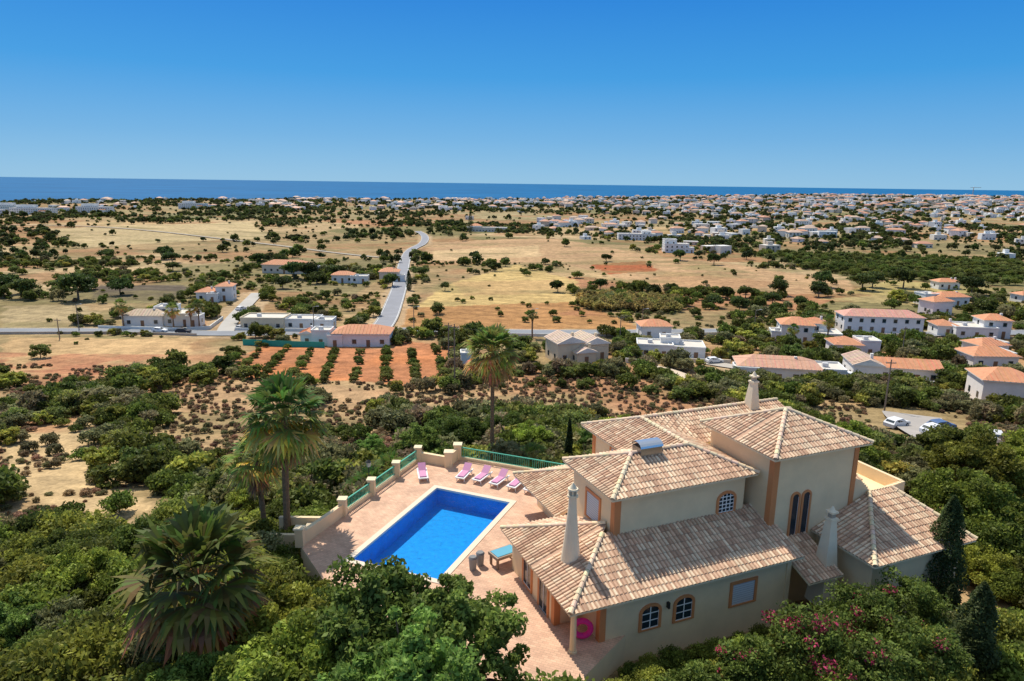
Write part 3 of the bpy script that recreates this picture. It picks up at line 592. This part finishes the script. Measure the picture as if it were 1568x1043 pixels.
def grow(d): 
    ax=(PC[3]-PC[0]).normalized();bx=(PC[1]-PC[0]).normalized();return [PC[0]-ax*d-bx*d,PC[1]-ax*d+bx*d,PC[2]+ax*d+bx*d,PC[3]+ax*d-bx*d]
import bmesh
bm=bmesh.new();ov=[bm.verts.new((x,y,0)) for x,y in DECK];iv=[bm.verts.new((p.x,p.y,0)) for p in grow(.38)]
ed=[bm.edges.new((ov[i],ov[(i+1)%len(ov)])) for i in range(len(ov))]+[bm.edges.new((iv[i],iv[(i+1)%4])) for i in range(4)]
bmesh.ops.triangle_fill(bm,use_beauty=True,use_dissolve=False,edges=ed)
me=bpy.data.meshes.new('pool_terrace');bm.to_mesh(me);me.materials.append(M_deck);link(bpy.data.objects.new('pool_terrace',me))
m=MB()
for i in range(len(DECK)):
    a=DECK[i];b=DECK[(i+1)%len(DECK)];m.face([(*a,-6),(*b,-6),(*b,-.004),(*a,-.004)],0,CR)
m.obj('terrace_retaining_wall',[M_wall])
m=MB();A=grow(.38);B=grow(0)
for i in range(4):
    j=(i+1)%4;up=Vector((0,0,.04));m.face([A[i]+up,A[j]+up,B[j]+up,B[i]+up],0,(.72,.60,.46));m.face([A[i],A[j],A[j]+up,A[i]+up],0,(.74,.66,.55));m.face([B[i]+up,B[j]+up,B[j]-up*3,B[i]-up*3],0,(.7,.7,.66))
m.obj('pool_coping',[M_plain])
M_pool=mat('pool_mosaic',(.010,.31,.70),.4,.3,attr=False,noise=[(3,.82,1.15)])
m=MB();dz=Vector((0,0,-1.3));B=grow(.0)
Bd=[p+dz for p in B];m.face(Bd)
for i in range(4):
    j=(i+1)%4;m.face([Bd[i],Bd[j],B[j]+Vector((0,0,-.12)),B[i]+Vector((0,0,-.12))])
m.obj('swimming_pool_basin',[M_pool])
M_w=bpy.data.materials.new('pool_water');M_w.use_nodes=True;nt=M_w.node_tree;N=nt.nodes;N.remove(N['Principled BSDF'])
tr=N.new('ShaderNodeBsdfTransparent');tr.inputs[0].default_value=(.6,.92,1,1);gl=N.new('ShaderNodeBsdfGlossy');gl.inputs['Roughness'].default_value=.04;fr=N.new('ShaderNodeFresnel');fr.inputs[0].default_value=1.33
ms=N.new('ShaderNodeMixShader');n=N.new('ShaderNodeTexNoise');n.inputs['Scale'].default_value=2.2;n.inputs['Detail'].default_value=4;g=N.new('ShaderNodeNewGeometry');bp=N.new('ShaderNodeBump');bp.inputs['Strength'].default_value=.9;bp.inputs['Distance'].default_value=.12
nt.links.new(g.outputs['Position'],n.inputs['Vector']);nt.links.new(n.outputs[0],bp.inputs['Height']);nt.links.new(bp.outputs[0],gl.inputs['Normal']);nt.links.new(bp.outputs[0],fr.inputs['Normal']);nt.links.new(fr.outputs[0],ms.inputs[0]);nt.links.new(tr.outputs[0],ms.inputs[1]);nt.links.new(gl.outputs[0],ms.inputs[2]);nt.links.new(ms.outputs[0],N['Material Output'].inputs[0])
m=MB();m.face([p+Vector((0,0,-.10)) for p in grow(-.005)]);m.obj('pool_water',[M_w])
PP=[(-12.9,38.2),(-11.25,42.25),(-9.95,45.4),(-8.7,48.5),(-7.45,51.6)];GRN=(.08,.42,.30)
m=MB();mg=MB()
m.wall(*PP[0],*PP[1],.28,0,.85,0,CR)
for i,p in enumerate(PP):
    m.box(p[0]-.25,p[0]+.25,p[1]-.25,p[1]+.25,0,1.15,0,CR);m.box(p[0]-.31,p[0]+.31,p[1]-.31,p[1]+.31,1.15,1.25,0,(.82,.68,.45))
def balus(a,b,z0=.0,h=1.0,low=.28):
    d=Vector((b[0]-a[0],b[1]-a[1],0));L_=d.length;d.normalize()
    if low: m.wall(*a,*b,.24,z0,z0+low,0,CR)
    mg.wall(*a,*b,.09,z0+h-.06,z0+h,0,GRN);mg.wall(*a,*b,.06,z0+low+.06,z0+low+.1,0,GRN)
    k=int(L_/.16)
    for i in range(1,k):
        x=a[0]+d.x*L_*i/k;y=a[1]+d.y*L_*i/k;mg.box(x-.018,x+.018,y-.018,y+.018,z0+low+.1,z0+h-.06,0,GRN)
for i in range(1,4): balus(PP[i],PP[i+1])
FP=[(-7.45,51.6),(-4.9,50.6),(-4.3,52.2),(-1.5,51.1),(1.6,49.9),(4.8,48.6)]
for p in FP[1:3]: m.box(p[0]-.3,p[0]+.3,p[1]-.3,p[1]+.3,0,1.2,0,CR);m.box(p[0]-.36,p[0]+.36,p[1]-.36,p[1]+.36,1.2,1.3,0,(.82,.68,.45))
m.wall(*FP[0],*FP[1],.28,0,.8,0,CR);m.wall(*FP[1],*FP[2],.28,0,.95,0,CR)
for i in range(2,5): balus(FP[i],FP[i+1],0,1.05,.2)
m.obj('terrace_parapet',[M_wall]);mg.obj('green_balustrade',[M_plain])
m=MB()
for i in range(6): m.box(-15.4+i*.35,-13.0,40.6,42.2,-3.5,-1.9+i*.28,0,(.6,.5,.36))
m.wall(-15.6,42.3,-12.6,42.3,.25,-3.5,-.2,0,CR);m.wall(-15.6,40.5,-13.4,40.5,.25,-3.5,-.5,0,CR);m.obj('garden_steps',[M_wall])
def lounger(x,y,rz):
    e=empty('sun_lounger',(x,y,0),rz);f=MB()
    for px,py in ((-.3,-.8),(.3,-.8),(-.3,.75),(.3,.75)): f.box(px-.03,px+.03,py-.03,py+.03,0,.3,0,WH)
    f.box(-.38,-.27,-1.0,.95,.28,.36,0,WH);f.box(.27,.38,-1.0,.95,.28,.36,0,WH);f.box(-.27,.27,-1.0,-.88,.28,.36,0,WH)
    for i in range(8): f.box(-.27,.27,-.86+i*.16,-.78+i*.16,.29,.33,0,WH)
    f.obj('frame',[M_plain],e);c=MB();PK=(.60,.27,.43)
    c.box(-.25,.25,-.80,.3,.345,.43,0,PK);a=math.radians(38);s_,c_=math.sin(a),math.cos(a)
    lo=[(-.29,.31,.345),(.29,.31,.345),(.29,.31+.72*c_,.345+.72*s_),(-.29,.31+.72*c_,.345+.72*s_)];hi=[(p[0],p[1]-.08*s_,p[2]+.08*c_) for p in lo]
    c.face(hi,0,PK);c.face(lo[::-1],0,WH)
    for i in range(4): j=(i+1)%4;c.face([lo[i],lo[j],hi[j],hi[i]],0,WH)
    c.obj('cushion',[M_plain],e)
PA=math.atan2(9.8,4.1)-math.pi/2
for i,(x,y) in enumerate([(-6.7,48.5),(-3.5,48.6),(-2.1,48.2),(-.8,47.6),(.5,47.1),(1.7,46.6)]): lounger(x,y,PA+random.uniform(-.12,.12)+(.55 if i==0 else 0))
t=empty('games_table',(-.3,36.5,0),.6);m=MB();m.box(-.8,.8,-.5,.5,.62,.8,0,(.36,.27,.20));m.box(-.7,.7,-.4,.4,.802,.83,0,(.10,.36,.50));m.obj('top',[M_plain],t);m=MB()
for sx in (-.68,.68):
    for sy in (-.36,.36): m.box(sx-.06,sx+.06,sy-.06,sy+.06,0,.62,0,(.30,.22,.16))
m.obj('legs',[M_plain],t)
for x,y in ((-1.7,36.3),(-2.1,35.8)):
    m=MB();m.tube((x,y,0),(x,y,.75),.2,.25,12,0,(.3,.3,.29),True);m.tube((x,y,.75),(x,y,.85),.27,.2,12,0,(.2,.2,.2),True);m.obj('litter_bin',[M_plain])
t=empty('patio_chair',(2.3,44.2,0),.5);m=MB();m.box(-.3,.3,-.3,.3,.4,.48,0,(.7,.15,.4));m.box(-.3,.3,.25,.31,.48,.95,0,WH);[m.box(a-.03,a+.03,b-.03,b+.03,0,.4,0,WH) for a in (-.26,.26) for b in (-.26,.26)];m.obj('seat',[M_plain],t)
m=MB();m.tube((-10.6,47.6,-4),(-10.6,47.6,1.2),.05,.04,8,0,(.05,.05,.05));m.tube((-10.6,47.6,1.2),(-10.6,47.6,1.55),.14,.2,8,0,(.55,.55,.5),True);m.tube((-10.6,47.6,1.55),(-10.6,47.6,1.75),.22,.03,8,0,(.04,.04,.04));m.obj('garden_lamp',[M_plain])
# ------------------------------------------------------------------ other buildings
TR=(.66,.30,.16)
def gable(R,x0,x1,y0,y1,z,h,ov=.5,col=TR,axis='x',hip=0):
    x0-=ov;x1+=ov;y0-=ov;y1+=ov
    if axis=='x':
        ym=(y0+y1)/2;a,b=(x0+hip,ym,z+h),(x1-hip,ym,z+h);F=[[(x0,y0,z),(x1,y0,z),b,a],[(x1,y1,z),(x0,y1,z),a,b],[(x0,y1,z),(x0,y0,z),a],[(x1,y0,z),(x1,y1,z),b]]
    else:
        xm=(x0+x1)/2;a,b=(xm,y0+hip,z+h),(xm,y1-hip,z+h);F=[[(x0,y1,z),(x0,y0,z),a,b],[(x1,y0,z),(x1,y1,z),b,a],[(x0,y0,z),(x1,y0,z),a],[(x1,y1,z),(x0,y1,z),b]]
    for i,f in enumerate(F): R.face(f,0 if (i<2 or hip>0) else 1,col if (i<2 or hip>0) else (.8,.78,.72))
    R.box(x0,x1,y0,y1,z-.18,z-.01,1,(.75,.70,.62))
    a_,b_=F[0][0],F[0][1]
    L_=math.dist(a_,b_);n=int(L_/.9)
    for i in range(1,n):
        t=i/n;p=Vector(a_).lerp(Vector(b_),t);along=t*L_;lim=1.0 if hip<=0 else min(1,min(along,L_-along)/hip)
        top_=Vector(((F[0][2][0]+F[0][3][0])/2,(F[0][2][1]+F[0][3][1])/2,F[0][2][2]))
        e=Vector((p.x,top_.y,top_.z)) if axis=='x' else Vector((top_.x,p.y,top_.z))
        e=p.lerp(e,lim);R.tube(p+Vector((0,0,.02)),e+Vector((0,0,.02)),.09,.08,4,0,[v*random.uniform(.8,1.2) for v in col])
def building(name,x,y,rz,blocks,wc=(.8,.79,.76)):
    z=min(float(Z(x+dx,y+dy)) for dx in (-6,0,6) for dy in (-4,4))+.3
    e=empty(name,(x,y,z),rz);w=MB();r=MB();g=MB();d=MB()
    for b in blocks:
        cx,cy,bw,bd,h,kind=b[:6];c=b[6] if len(b)>6 else wc;rc=b[7] if len(b)>7 else TR
        x0,x1,y0,y1=cx-bw/2,cx+bw/2,cy-bd/2,cy+bd/2
        w.box(x0,x1,y0,y1,-3,h,0,c)
        if kind=='flat':
            for q in ((x0,y0,x1,y0),(x1,y0,x1,y1),(x1,y1,x0,y1),(x0,y1,x0,y0)): w.wall(*q,.25,h+.002,h+.45,0,c)
            r.face([(x0+.1,y0+.1,h+.05),(x1-.1,y0+.1,h+.05),(x1-.1,y1-.1,h+.05),(x0+.1,y1-.1,h+.05)],1,(.66,.60,.52))
            r.box(x0+bw*.3,x0+bw*.3+1.2,cy-.5,cy+.5,h+.05,h+.9,1,(.6,.6,.6))
        elif kind=='hip': gable(r,x0,x1,y0,y1,h+.2,min(bw,bd)*.22,.5,rc,'x' if bw>bd else 'y',min(bw,bd)/2)
        elif kind=='gx': gable(r,x0,x1,y0,y1,h+.2,bd*.22,.4,rc,'x')
        elif kind=='gy': gable(r,x0,x1,y0,y1,h+.2,bw*.22,.4,rc,'y')
        st=max(1,int(h//2.6))
        for s_ in range(st):
            zb=.95+s_*2.6;n=max(1,int(bw/3.2))
            for i in range(n):
                xx=x0+bw*(i+.5)/n
                if s_==0 and i==n//2:
                    d.box(xx-.5,xx+.5,y0-.06,y0-.002,-.2,2.05,0,(.25,.14,.08));continue
                g.face([(xx-.55,y0-.03,zb),(xx+.55,y0-.03,zb),(xx+.55,y0-.03,zb+1.2),(xx-.55,y0-.03,zb+1.2)])
                d.box(xx-.68,xx-.56,y0-.07,y0-.002,zb-.1,zb+1.3,0,(.7,.68,.64));d.box(xx+.56,xx+.68,y0-.07,y0-.002,zb-.1,zb+1.3,0,(.7,.68,.64));d.box(xx-.68,xx+.68,y0-.09,y0-.003,zb-.2,zb-.1,0,(.7,.68,.64))
            for i in range(max(1,int(bd/4))):
                yy=y0+bd*(i+.5)/max(1,int(bd/4))
                for X_,sg in ((x0,-1),(x1,1)): g.face([(X_+sg*.03,yy-.5,zb),(X_+sg*.03,yy+.5,zb),(X_+sg*.03,yy+.5,zb+1.2),(X_+sg*.03,yy-.5,zb+1.2)])
        if random.random()<.6 and kind!='flat': w.box(x0+bw*.7,x0+bw*.7+.6,cy-.9,cy-.3,h,h+2.0,0,c)
    w.obj('walls',[M_wall],e);r.obj('roof',[M_tile,M_wall],e);g.obj('windows',[M_glass],e);d.obj('door_and_trim',[M_plain],e);return e
CRM=(.76,.63,.44);PK2=(.64,.34,.26)
building('white_villa',-116,264,.15,[(-3,0,7,7,3.4,'hip'),(3.5,1,6,7,5.4,'hip'),(0,-4.5,4,3,3,'flat')])
building('white_house',-110,211,.1,[(-5,0,12,7,3.4,'hip',(.78,.77,.73),(.56,.42,.30)),(5,2,9,9,3.6,'flat'),(0,4,6,6,5.2,'flat'),(10,-1,4,5,3,'flat')])
building('long_white_house',-70,208,.02,[(-6.5,0,13,8,3.6,'flat',CRM),(5,1,10,7,3.1,'flat'),(11.5,0,6,6,2.9,'flat')])
building('red_roofed_farmhouse',-44,184,.03,[(3,0,15,8,3.6,'hip'),(-8,-1,5,5,4.2,'flat'),(-12,0,3.5,5,3.2,'gy'),(-4,-3,4,3,3,'flat')])
building('orange_roofed_house',-119,360,-.1,[(0,0,24,10,4.2,'hip',(.72,.62,.5)),(14,-2,7,6,3.4,'flat')])
building('garden_house',-78,325,.05,[(-3,0,10,7,3.4,'hip'),(5,-2,8,6,3,'flat')]);building('garden_house',-60,331,.05,[(0,0,9,8,4.6,'hip',(.75,.6,.45)),(5,-3,5,4,3,'flat')])
building('cream_villa',16,167,.35,[(-3,0,7,8,5.0,'gy',CRM,(.66,.50,.38)),(4,1,7,9,4.2,'gy',CRM,(.66,.50,.38)),(0,-4.5,5,4,3,'gy',CRM,(.66,.50,.38))])
building('small_red_roofed_house',43,203,.05,[(0,0,9,7,3.6,'hip')])
building('white_bungalow',41,172,-.15,[(-4,0,9,7,3.3,'flat'),(4,1,9,8,3.0,'flat'),(0,3,5,5,4.4,'flat')])
building('white_villa',88,198,-.2,[(-4,0,9,8,5.4,'hip',(.8,.79,.76)),(4,-1,8,8,3.3,'flat'),(2,3,6,6,5.4,'hip'),(-9,-1,4,5,3,'flat')])
building('terraced_houses',118,216,-.1,[(0,0,24,8,5.3,'hip',(.8,.76,.73),PK2)])
building('red_roofed_house',60,147,-.18,[(-1,0,17,8,3.3,'hip',(.78,.76,.7),(.66,.37,.25)),(10,1,6,7,3.0,'flat'),(-8,-3,5,4,3,'flat')])
building('red_roofed_house',84,148,-.2,[(-5,0,6,9,3.8,'gy',(.8,.78,.74),(.60,.43,.32)),(4,1,13,7,3.1,'gx',(.8,.78,.74),TR)])
building('modern_white_villa',147,210,-.15,[(-3,0,12,9,3.2,'flat',(.8,.79,.77)),(4,2,8,7,5.3,'hip',(.8,.79,.77)),(-10,2,6,7,3.0,'hip')])
building('village_house',94,126,-.25,[(0,0,9,8,4.8,'hip',(.8,.74,.68)),(7,2,6,6,3.2,'hip')])
building('village_house',91,178,-.1,[(-2,0,7,7,3.2,'hip'),(4,1,5,6,4.0,'flat')])
building('red_roofed_house',179,278,.1,[(0,0,13,8,3.5,'hip'),(-8,2,6,7,4.2,'flat')]);building('large_white_house',121,512,0,[(0,0,18,10,6,'flat'),(-4,3,9,8,9,'flat'),(9,-2,7,8,3.5,'flat')])
building('long_low_building',-29,746,0,[(0,0,44,12,4.4,'flat',(.72,.64,.55)),(-12,3,12,10,6,'hip')]);building('long_white_building',120,673,-.02,[(0,0,36,11,6,'flat'),(10,4,9,8,8,'flat')])
building('white_shed',-10,152,.1,[(0,0,3.4,3.4,4.0,'flat')])
for x,y,w_ in ((-700,1010,60),(-640,1060,50),(-790,1090,70),(-600,1300,50),(-860,1150,60),(-740,980,40)): building('resort_block',x,y,.05,[(0,0,w_,14,9,'flat',(.8,.79,.76)),(-w_*.2,6,w_*.4,12,13,'flat',(.8,.79,.76)),(w_*.3,-6,w_*.2,8,5,'hip')])
for i,(x,y) in enumerate([(118,165),(128,180),(112,135),(160,180),(185,215),(200,250),(160,255),(220,290),(240,270),(210,330)]): building('village_house',x,y,random.uniform(-.4,.4),[(0,0,random.uniform(8,11),random.uniform(6,8),random.choice([3.0,3.2,4.8]),'hip'),(5,3,5,6,2.9,random.choice(['flat','hip']))])
# distant town
tw=MB();cnt=0
def dist_house(x,y,s=1):
    w_,d_,h_=random.uniform(9,17)*s,random.uniform(7,11)*s,random.choice([3.4,3.6,6.0,6.4,7])*s;an=random.uniform(-.5,.5);c,s_=math.cos(an),math.sin(an);z=float(Z(x,y))
    wc=random.choice([(.8,.8,.78)]*6+[(.74,.66,.55),(.76,.70,.62),(.66,.52,.40)])
    T_=lambda a,b,k:(x+a*c-b*s_,y+a*s_+b*c,z+k)
    A=[(-w_/2,-d_/2),(w_/2,-d_/2),(w_/2,d_/2),(-w_/2,d_/2)]
    for i in range(4):
        a=A[i];b=A[(i+1)%4];tw.face([T_(*a,-3),T_(*b,-3),T_(*b,h_),T_(*a,h_)],0,wc)
    if random.random()<.48:
        rc=random.choice([(.55,.27,.17),(.52,.34,.24),(.60,.31,.19),(.56,.40,.30)]);e=.6;B=[(-w_/2-e,-d_/2-e),(w_/2+e,-d_/2-e),(w_/2+e,d_/2+e),(-w_/2-e,d_/2+e)];r0=(-w_/2+d_/2,0);r1=(w_/2-d_/2,0);hh=h_+d_*.22
        tw.face([T_(*B[0],h_),T_(*B[1],h_),T_(*r1,hh),T_(*r0,hh)],0,rc);tw.face([T_(*B[2],h_),T_(*B[3],h_),T_(*r0,hh),T_(*r1,hh)],0,rc);tw.face([T_(*B[1],h_),T_(*B[2],h_),T_(*r1,hh)],0,rc);tw.face([T_(*B[3],h_),T_(*B[0],h_),T_(*r0,hh)],0,rc)
    else:
        tw.face([T_(*a,h_) for a in A],0,(.74,.71,.66));q=.35
        if random.random()<.5:
            for i in range(4):
                a=(A[i][0]*q,A[i][1]*q+1);b=(A[(i+1)%4][0]*q,A[(i+1)%4][1]*q+1);tw.face([T_(*a,h_),T_(*b,h_),T_(*b,h_+2.6),T_(*a,h_+2.6)],0,wc)
            tw.face([T_(a[0]*q,a[1]*q+1,h_+2.6) for a in A],0,(.6,.58,.55))
    for fl_ in range(int(h_//3)):
        n=int(w_/3.3)
        for i in range(n):
            if random.random()<.4: continue
            xx=-w_/2+w_*(i+.5)/n;tw.face([T_(xx-.7,-d_/2-.05,.8+fl_*3),T_(xx+.7,-d_/2-.05,.8+fl_*3),T_(xx+.7,-d_/2-.05,2.2+fl_*3),T_(xx-.7,-d_/2-.05,2.2+fl_*3)],0,(.10,.11,.12))
tries=0
while cnt<1900 and tries<60000:
    tries+=1;y=random.uniform(480,2650);x=random.uniform(-.8*y,.85*y);rt=x/y
    cl=float(fbm(x,y,170));cl2=float(fbm(x+99,y,60));pr=0
    if rt>.02: pr=.9*float(ss(.42,.62,cl))*float(ss(500,1000,y))+.14*float(ss(.15,.4,rt))
    else: pr=.5*float(ss(.48,.62,cl))*float(ss(900,1500,y))
    if rt>-.35: pr+=.45*float(ss(1150,1700,y))
    if rt>.2: pr+=.25*float(ss(700,1100,y))
    pr*=(.35+.65*y/2600)*(.3+1.1*float(ss(.4,.6,cl2)))
    if y<900 and rt<.1: pr*=.15
    if random.random()>pr or float(Z(x,y))<-45: continue
    P_=(np.array([x]),np.array([y]))
    if inpoly(*P_,F4)[0] or inpoly(*P_,F6)[0] or inpoly(*P_,F12)[0] or polydist(*P_,R1)[0]<14: continue
    dist_house(x,y,random.uniform(.75,1.1)*(1+.25*(y>1500)));cnt+=1
tw.obj('distant_town',[M_plain])
x,y,h=1640,2500,34
m=MB();z=float(Z(x,y));m.box(x-.7,x+.7,y-.7,y+.7,z,z+h,0,(.4,.3,.2));m.box(x-12,x+26,y-.5,y+.5,z+h,z+h+1.2,0,(.4,.3,.2));m.tube((x,y,z+h+1),(x,y,z+h+6),.8,.2,4);m.obj('tower_crane',[M_plain])
# walls and fences
def runwall(name,L,h,col,th=.25,mt=None):
    m=MB()
    for a,b in zip(dense(L,4)[:-1],dense(L,4)[1:]):
        z=min(float(Z(*a)),float(Z(*b)));m.wall(*a,*b,th,z-.5,z+h,0,col)
    m.obj(name,[mt or M_wall])
runwall('roadside_wall',[(-33,201.5),(-17,202),(9,201),(44,204.5),(70,208.5)],.9,(.7,.68,.62));runwall('roadside_wall',[(-150,192),(-118,195.5),(-92,194)],.8,(.45,.40,.34))
runwall('garden_wall',[(-126,203),(-100,201.5),(-93,205),(-96,222)],1.2,(.76,.75,.70));runwall('garden_wall',[(-84,202),(-62,202.5),(-52,203)],1.3,(.76,.75,.70))
runwall('green_fence',[(-73,180),(-60,178),(-50,177)],1.7,(.04,.36,.28),.06);runwall('stone_wall',[(50,141),(62,138.5),(74,137)],1.3,(.38,.32,.25),.4);runwall('garden_wall',[(76,141),(86,139),(97,140)],1.2,(.75,.72,.66))
runwall('garden_wall',[(28,163),(32,161)],1.2,(.75,.72,.66));runwall('garden_wall',[(44,164),(54,163)],1.1,(.7,.62,.5));runwall('garden_wall',[(104,206),(130,207)],1.3,(.74,.60,.55));runwall('garden_wall',[(78,188),(98,188)],1.2,(.76,.75,.7))
# cars
def car(name,x,y,rz,col,van=False):
    z=float(Z(x,y))+.25;e=empty(name,(x,y,z),rz);b=MB()
    pf=[(-2.1,.32),(-2.12,.85),(-1.95,1.0),(-1.55,1.35),(-1.2,1.45),(.3,1.45),(1.0,.98),(1.95,.82),(2.12,.6),(2.1,.32)] if not van else [(-2.4,.35),(-2.42,1.9),(-2.2,2.1),(1.0,2.1),(1.7,1.25),(2.35,1.05),(2.45,.6),(2.4,.35)]
    hw=.85 if not van else .95;inn=[.0 if zz<1.05 else .13 for _,zz in pf]
    Lf=[(px,-hw+i_,pz) for (px,pz),i_ in zip(pf,inn)];Rt=[(px,hw-i_,pz) for (px,pz),i_ in zip(pf,inn)]
    b.face(Lf,0,col);b.face(Rt[::-1],0,col)
    for i in range(len(pf)): j=(i+1)%len(pf);b.face([Lf[j],Lf[i],Rt[i],Rt[j]],0,col)
    b.obj('body',[M_plain],e);g=MB()
    if not van:
        for s_ in (-1,1):
            for x0,x1,x2,x3 in ((-1.5,-.5,-.5,-1.15),(-.42,.62,.25,-.42)): g.face([(x0,s_*.80,1.02),(x1,s_*.80,1.02),(x2,s_*.745,1.38),(x3,s_*.745,1.38)])
        g.face([(.92,-.66,1.045),(.92,.66,1.045),(.36,.62,1.425),(.36,-.62,1.425)]);g.face([(-1.9,-.66,1.07),(-1.9,.66,1.07),(-1.6,.62,1.33),(-1.6,-.62,1.33)])
    else:
        for s_ in (-1,1): g.face([(.4,s_*.86,1.3),(1.5,s_*.86,1.3),(1.0,s_*.84,1.95),(.4,s_*.84,1.95)])
        g.face([(1.68,-.78,1.31),(1.68,.78,1.31),(1.08,.78,2.03),(1.08,-.78,2.03)])
    g.obj('windows',[M_glass],e);w=MB()
    for wx_ in (-1.3,1.3):
        for s_ in (-1,1): w.tube((wx_,s_*(hw-.2),.33),(wx_,s_*(hw+.03),.33),.33,.33,14,0,(.02,.02,.02),True);w.tube((wx_,s_*(hw+.03),.33),(wx_,s_*(hw+.05),.33),.18,.17,10,0,(.45,.45,.47),True)
    w.obj('wheels',[M_plain],e)
car('parked_car',-97.5,197.5,.05,(.03,.03,.04));car('parked_car',-105,198.5,0,(.75,.75,.75));car('parked_car',-83,205,1.2,(.4,.4,.42));car('parked_van',73,143,-.9,(.78,.78,.78),True)
car('parked_car',61,93,.4,(.75,.76,.78));car('parked_car',64.5,97,.3,(.08,.14,.28));car('parked_car',59,99,.5,(.7,.7,.7));car('parked_car',-76,204,.1,(.05,.05,.06));car('parked_car',50,163,.2,(.7,.7,.7));car('parked_car',66,88,1.1,(.6,.61,.63));car('parked_car',-97,240,1.3,(.65,.65,.66))
def pole(name,x,y,h,lamp=False,arm=True):
    m=MB();z=float(Z(x,y));m.tube((x,y,z-.5),(x,y,z+h),.16,.10,8,0,(.22,.17,.13),True)
    if lamp: m.tube((x,y,z+h),(x+1.3,y,z+h+.25),.05,.04,6,0,(.5,.5,.5));m.box(x+1.1,x+1.8,y-.12,y+.12,z+h+.18,z+h+.3,0,(.6,.6,.6))
    elif arm: m.box(x-.9,x+.9,y-.05,y+.05,z+h-.7,z+h-.55,0,(.2,.16,.12));[m.tube((x+a,y,z+h-.55),(x+a,y,z+h-.35),.05,.04,6,0,(.6,.6,.6)) for a in (-.8,0,.8)]
    m.obj(name,[M_plain])
for x,y,h in ((-11,127,13.5),(-14.5,152,11),(66,115,9.5),(30,185,9),(-126,185,6),(100,170,9)): pole('utility_pole',x,y,h)
for x,y,h in ((6,203,8),(-30,204,8),(40,206,8),(75,207,8),(-60,202,8),(-130,200,8)): pole('street_lamp',x,y,h,True)
m=MB();A=Vector((-11,127,float(Z(-11,127))+13));
for B in (Vector((-14.5,152,float(Z(-14.5,152))+10.5)),Vector((66,115,float(Z(66,115))+9))):
    pr=A
    for i in range(1,13):
        t=i/12;p=A.lerp(B,t)+Vector((0,0,-4*1.6*t*(1-t)));m.tube(pr,p,.02,.02,3,0,(.04,.04,.04));pr=p
m.obj('power_lines',[M_plain])
# ------------------------------------------------------------------ sky, sun, camera
SD=Vector((-.5,.85,0)).normalized();EL=math.radians(56);D_=Vector((SD.x*math.cos(EL),SD.y*math.cos(EL),math.sin(EL)))
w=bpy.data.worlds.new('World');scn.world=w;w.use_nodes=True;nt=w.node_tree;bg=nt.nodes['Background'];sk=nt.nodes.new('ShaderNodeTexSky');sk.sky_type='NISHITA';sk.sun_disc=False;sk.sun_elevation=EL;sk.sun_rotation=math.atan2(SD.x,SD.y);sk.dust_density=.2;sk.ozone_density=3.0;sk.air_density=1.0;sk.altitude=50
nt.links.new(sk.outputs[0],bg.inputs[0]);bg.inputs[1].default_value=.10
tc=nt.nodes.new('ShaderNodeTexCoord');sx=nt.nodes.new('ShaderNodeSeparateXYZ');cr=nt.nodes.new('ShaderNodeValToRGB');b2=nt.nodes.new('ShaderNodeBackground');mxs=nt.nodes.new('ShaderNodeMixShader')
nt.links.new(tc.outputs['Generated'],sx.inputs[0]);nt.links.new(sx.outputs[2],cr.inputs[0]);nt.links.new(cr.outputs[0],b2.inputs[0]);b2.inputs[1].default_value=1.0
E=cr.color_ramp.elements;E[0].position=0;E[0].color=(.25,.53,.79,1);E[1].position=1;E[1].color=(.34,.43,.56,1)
for p,c in ((.06,(.135,.42,.77)),(.14,(.03,.32,.76)),(.26,(.0,.20,.70)),(.45,(.14,.31,.62)),(.7,(.36,.45,.58))):  # upper stops, out of frame, brightened and greyed to add fill light
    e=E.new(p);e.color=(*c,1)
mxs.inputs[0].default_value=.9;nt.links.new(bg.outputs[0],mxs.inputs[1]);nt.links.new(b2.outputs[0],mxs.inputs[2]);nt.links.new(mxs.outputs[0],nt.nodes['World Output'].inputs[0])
sun=bpy.data.lights.new('sun','SUN');sun.energy=5.0;sun.angle=math.radians(.5);sun.color=(1,.94,.83);so=link(bpy.data.objects.new('sun',sun));so.rotation_euler=D_.to_track_quat('Z','Y').to_euler()
cam=bpy.data.cameras.new('camera');cam.sensor_width=36;cam.lens=1045/1568*36;cam.clip_end=200000;cam.clip_start=.5
co=link(bpy.data.objects.new('camera',cam));Pp=math.atan(241/1045)
co.matrix_world=Matrix.Translation((0,0,22))@Matrix.Rotation(math.pi/2-Pp,4,'X')@Matrix.Rotation(math.radians(.77),4,'Z')
scn.camera=co
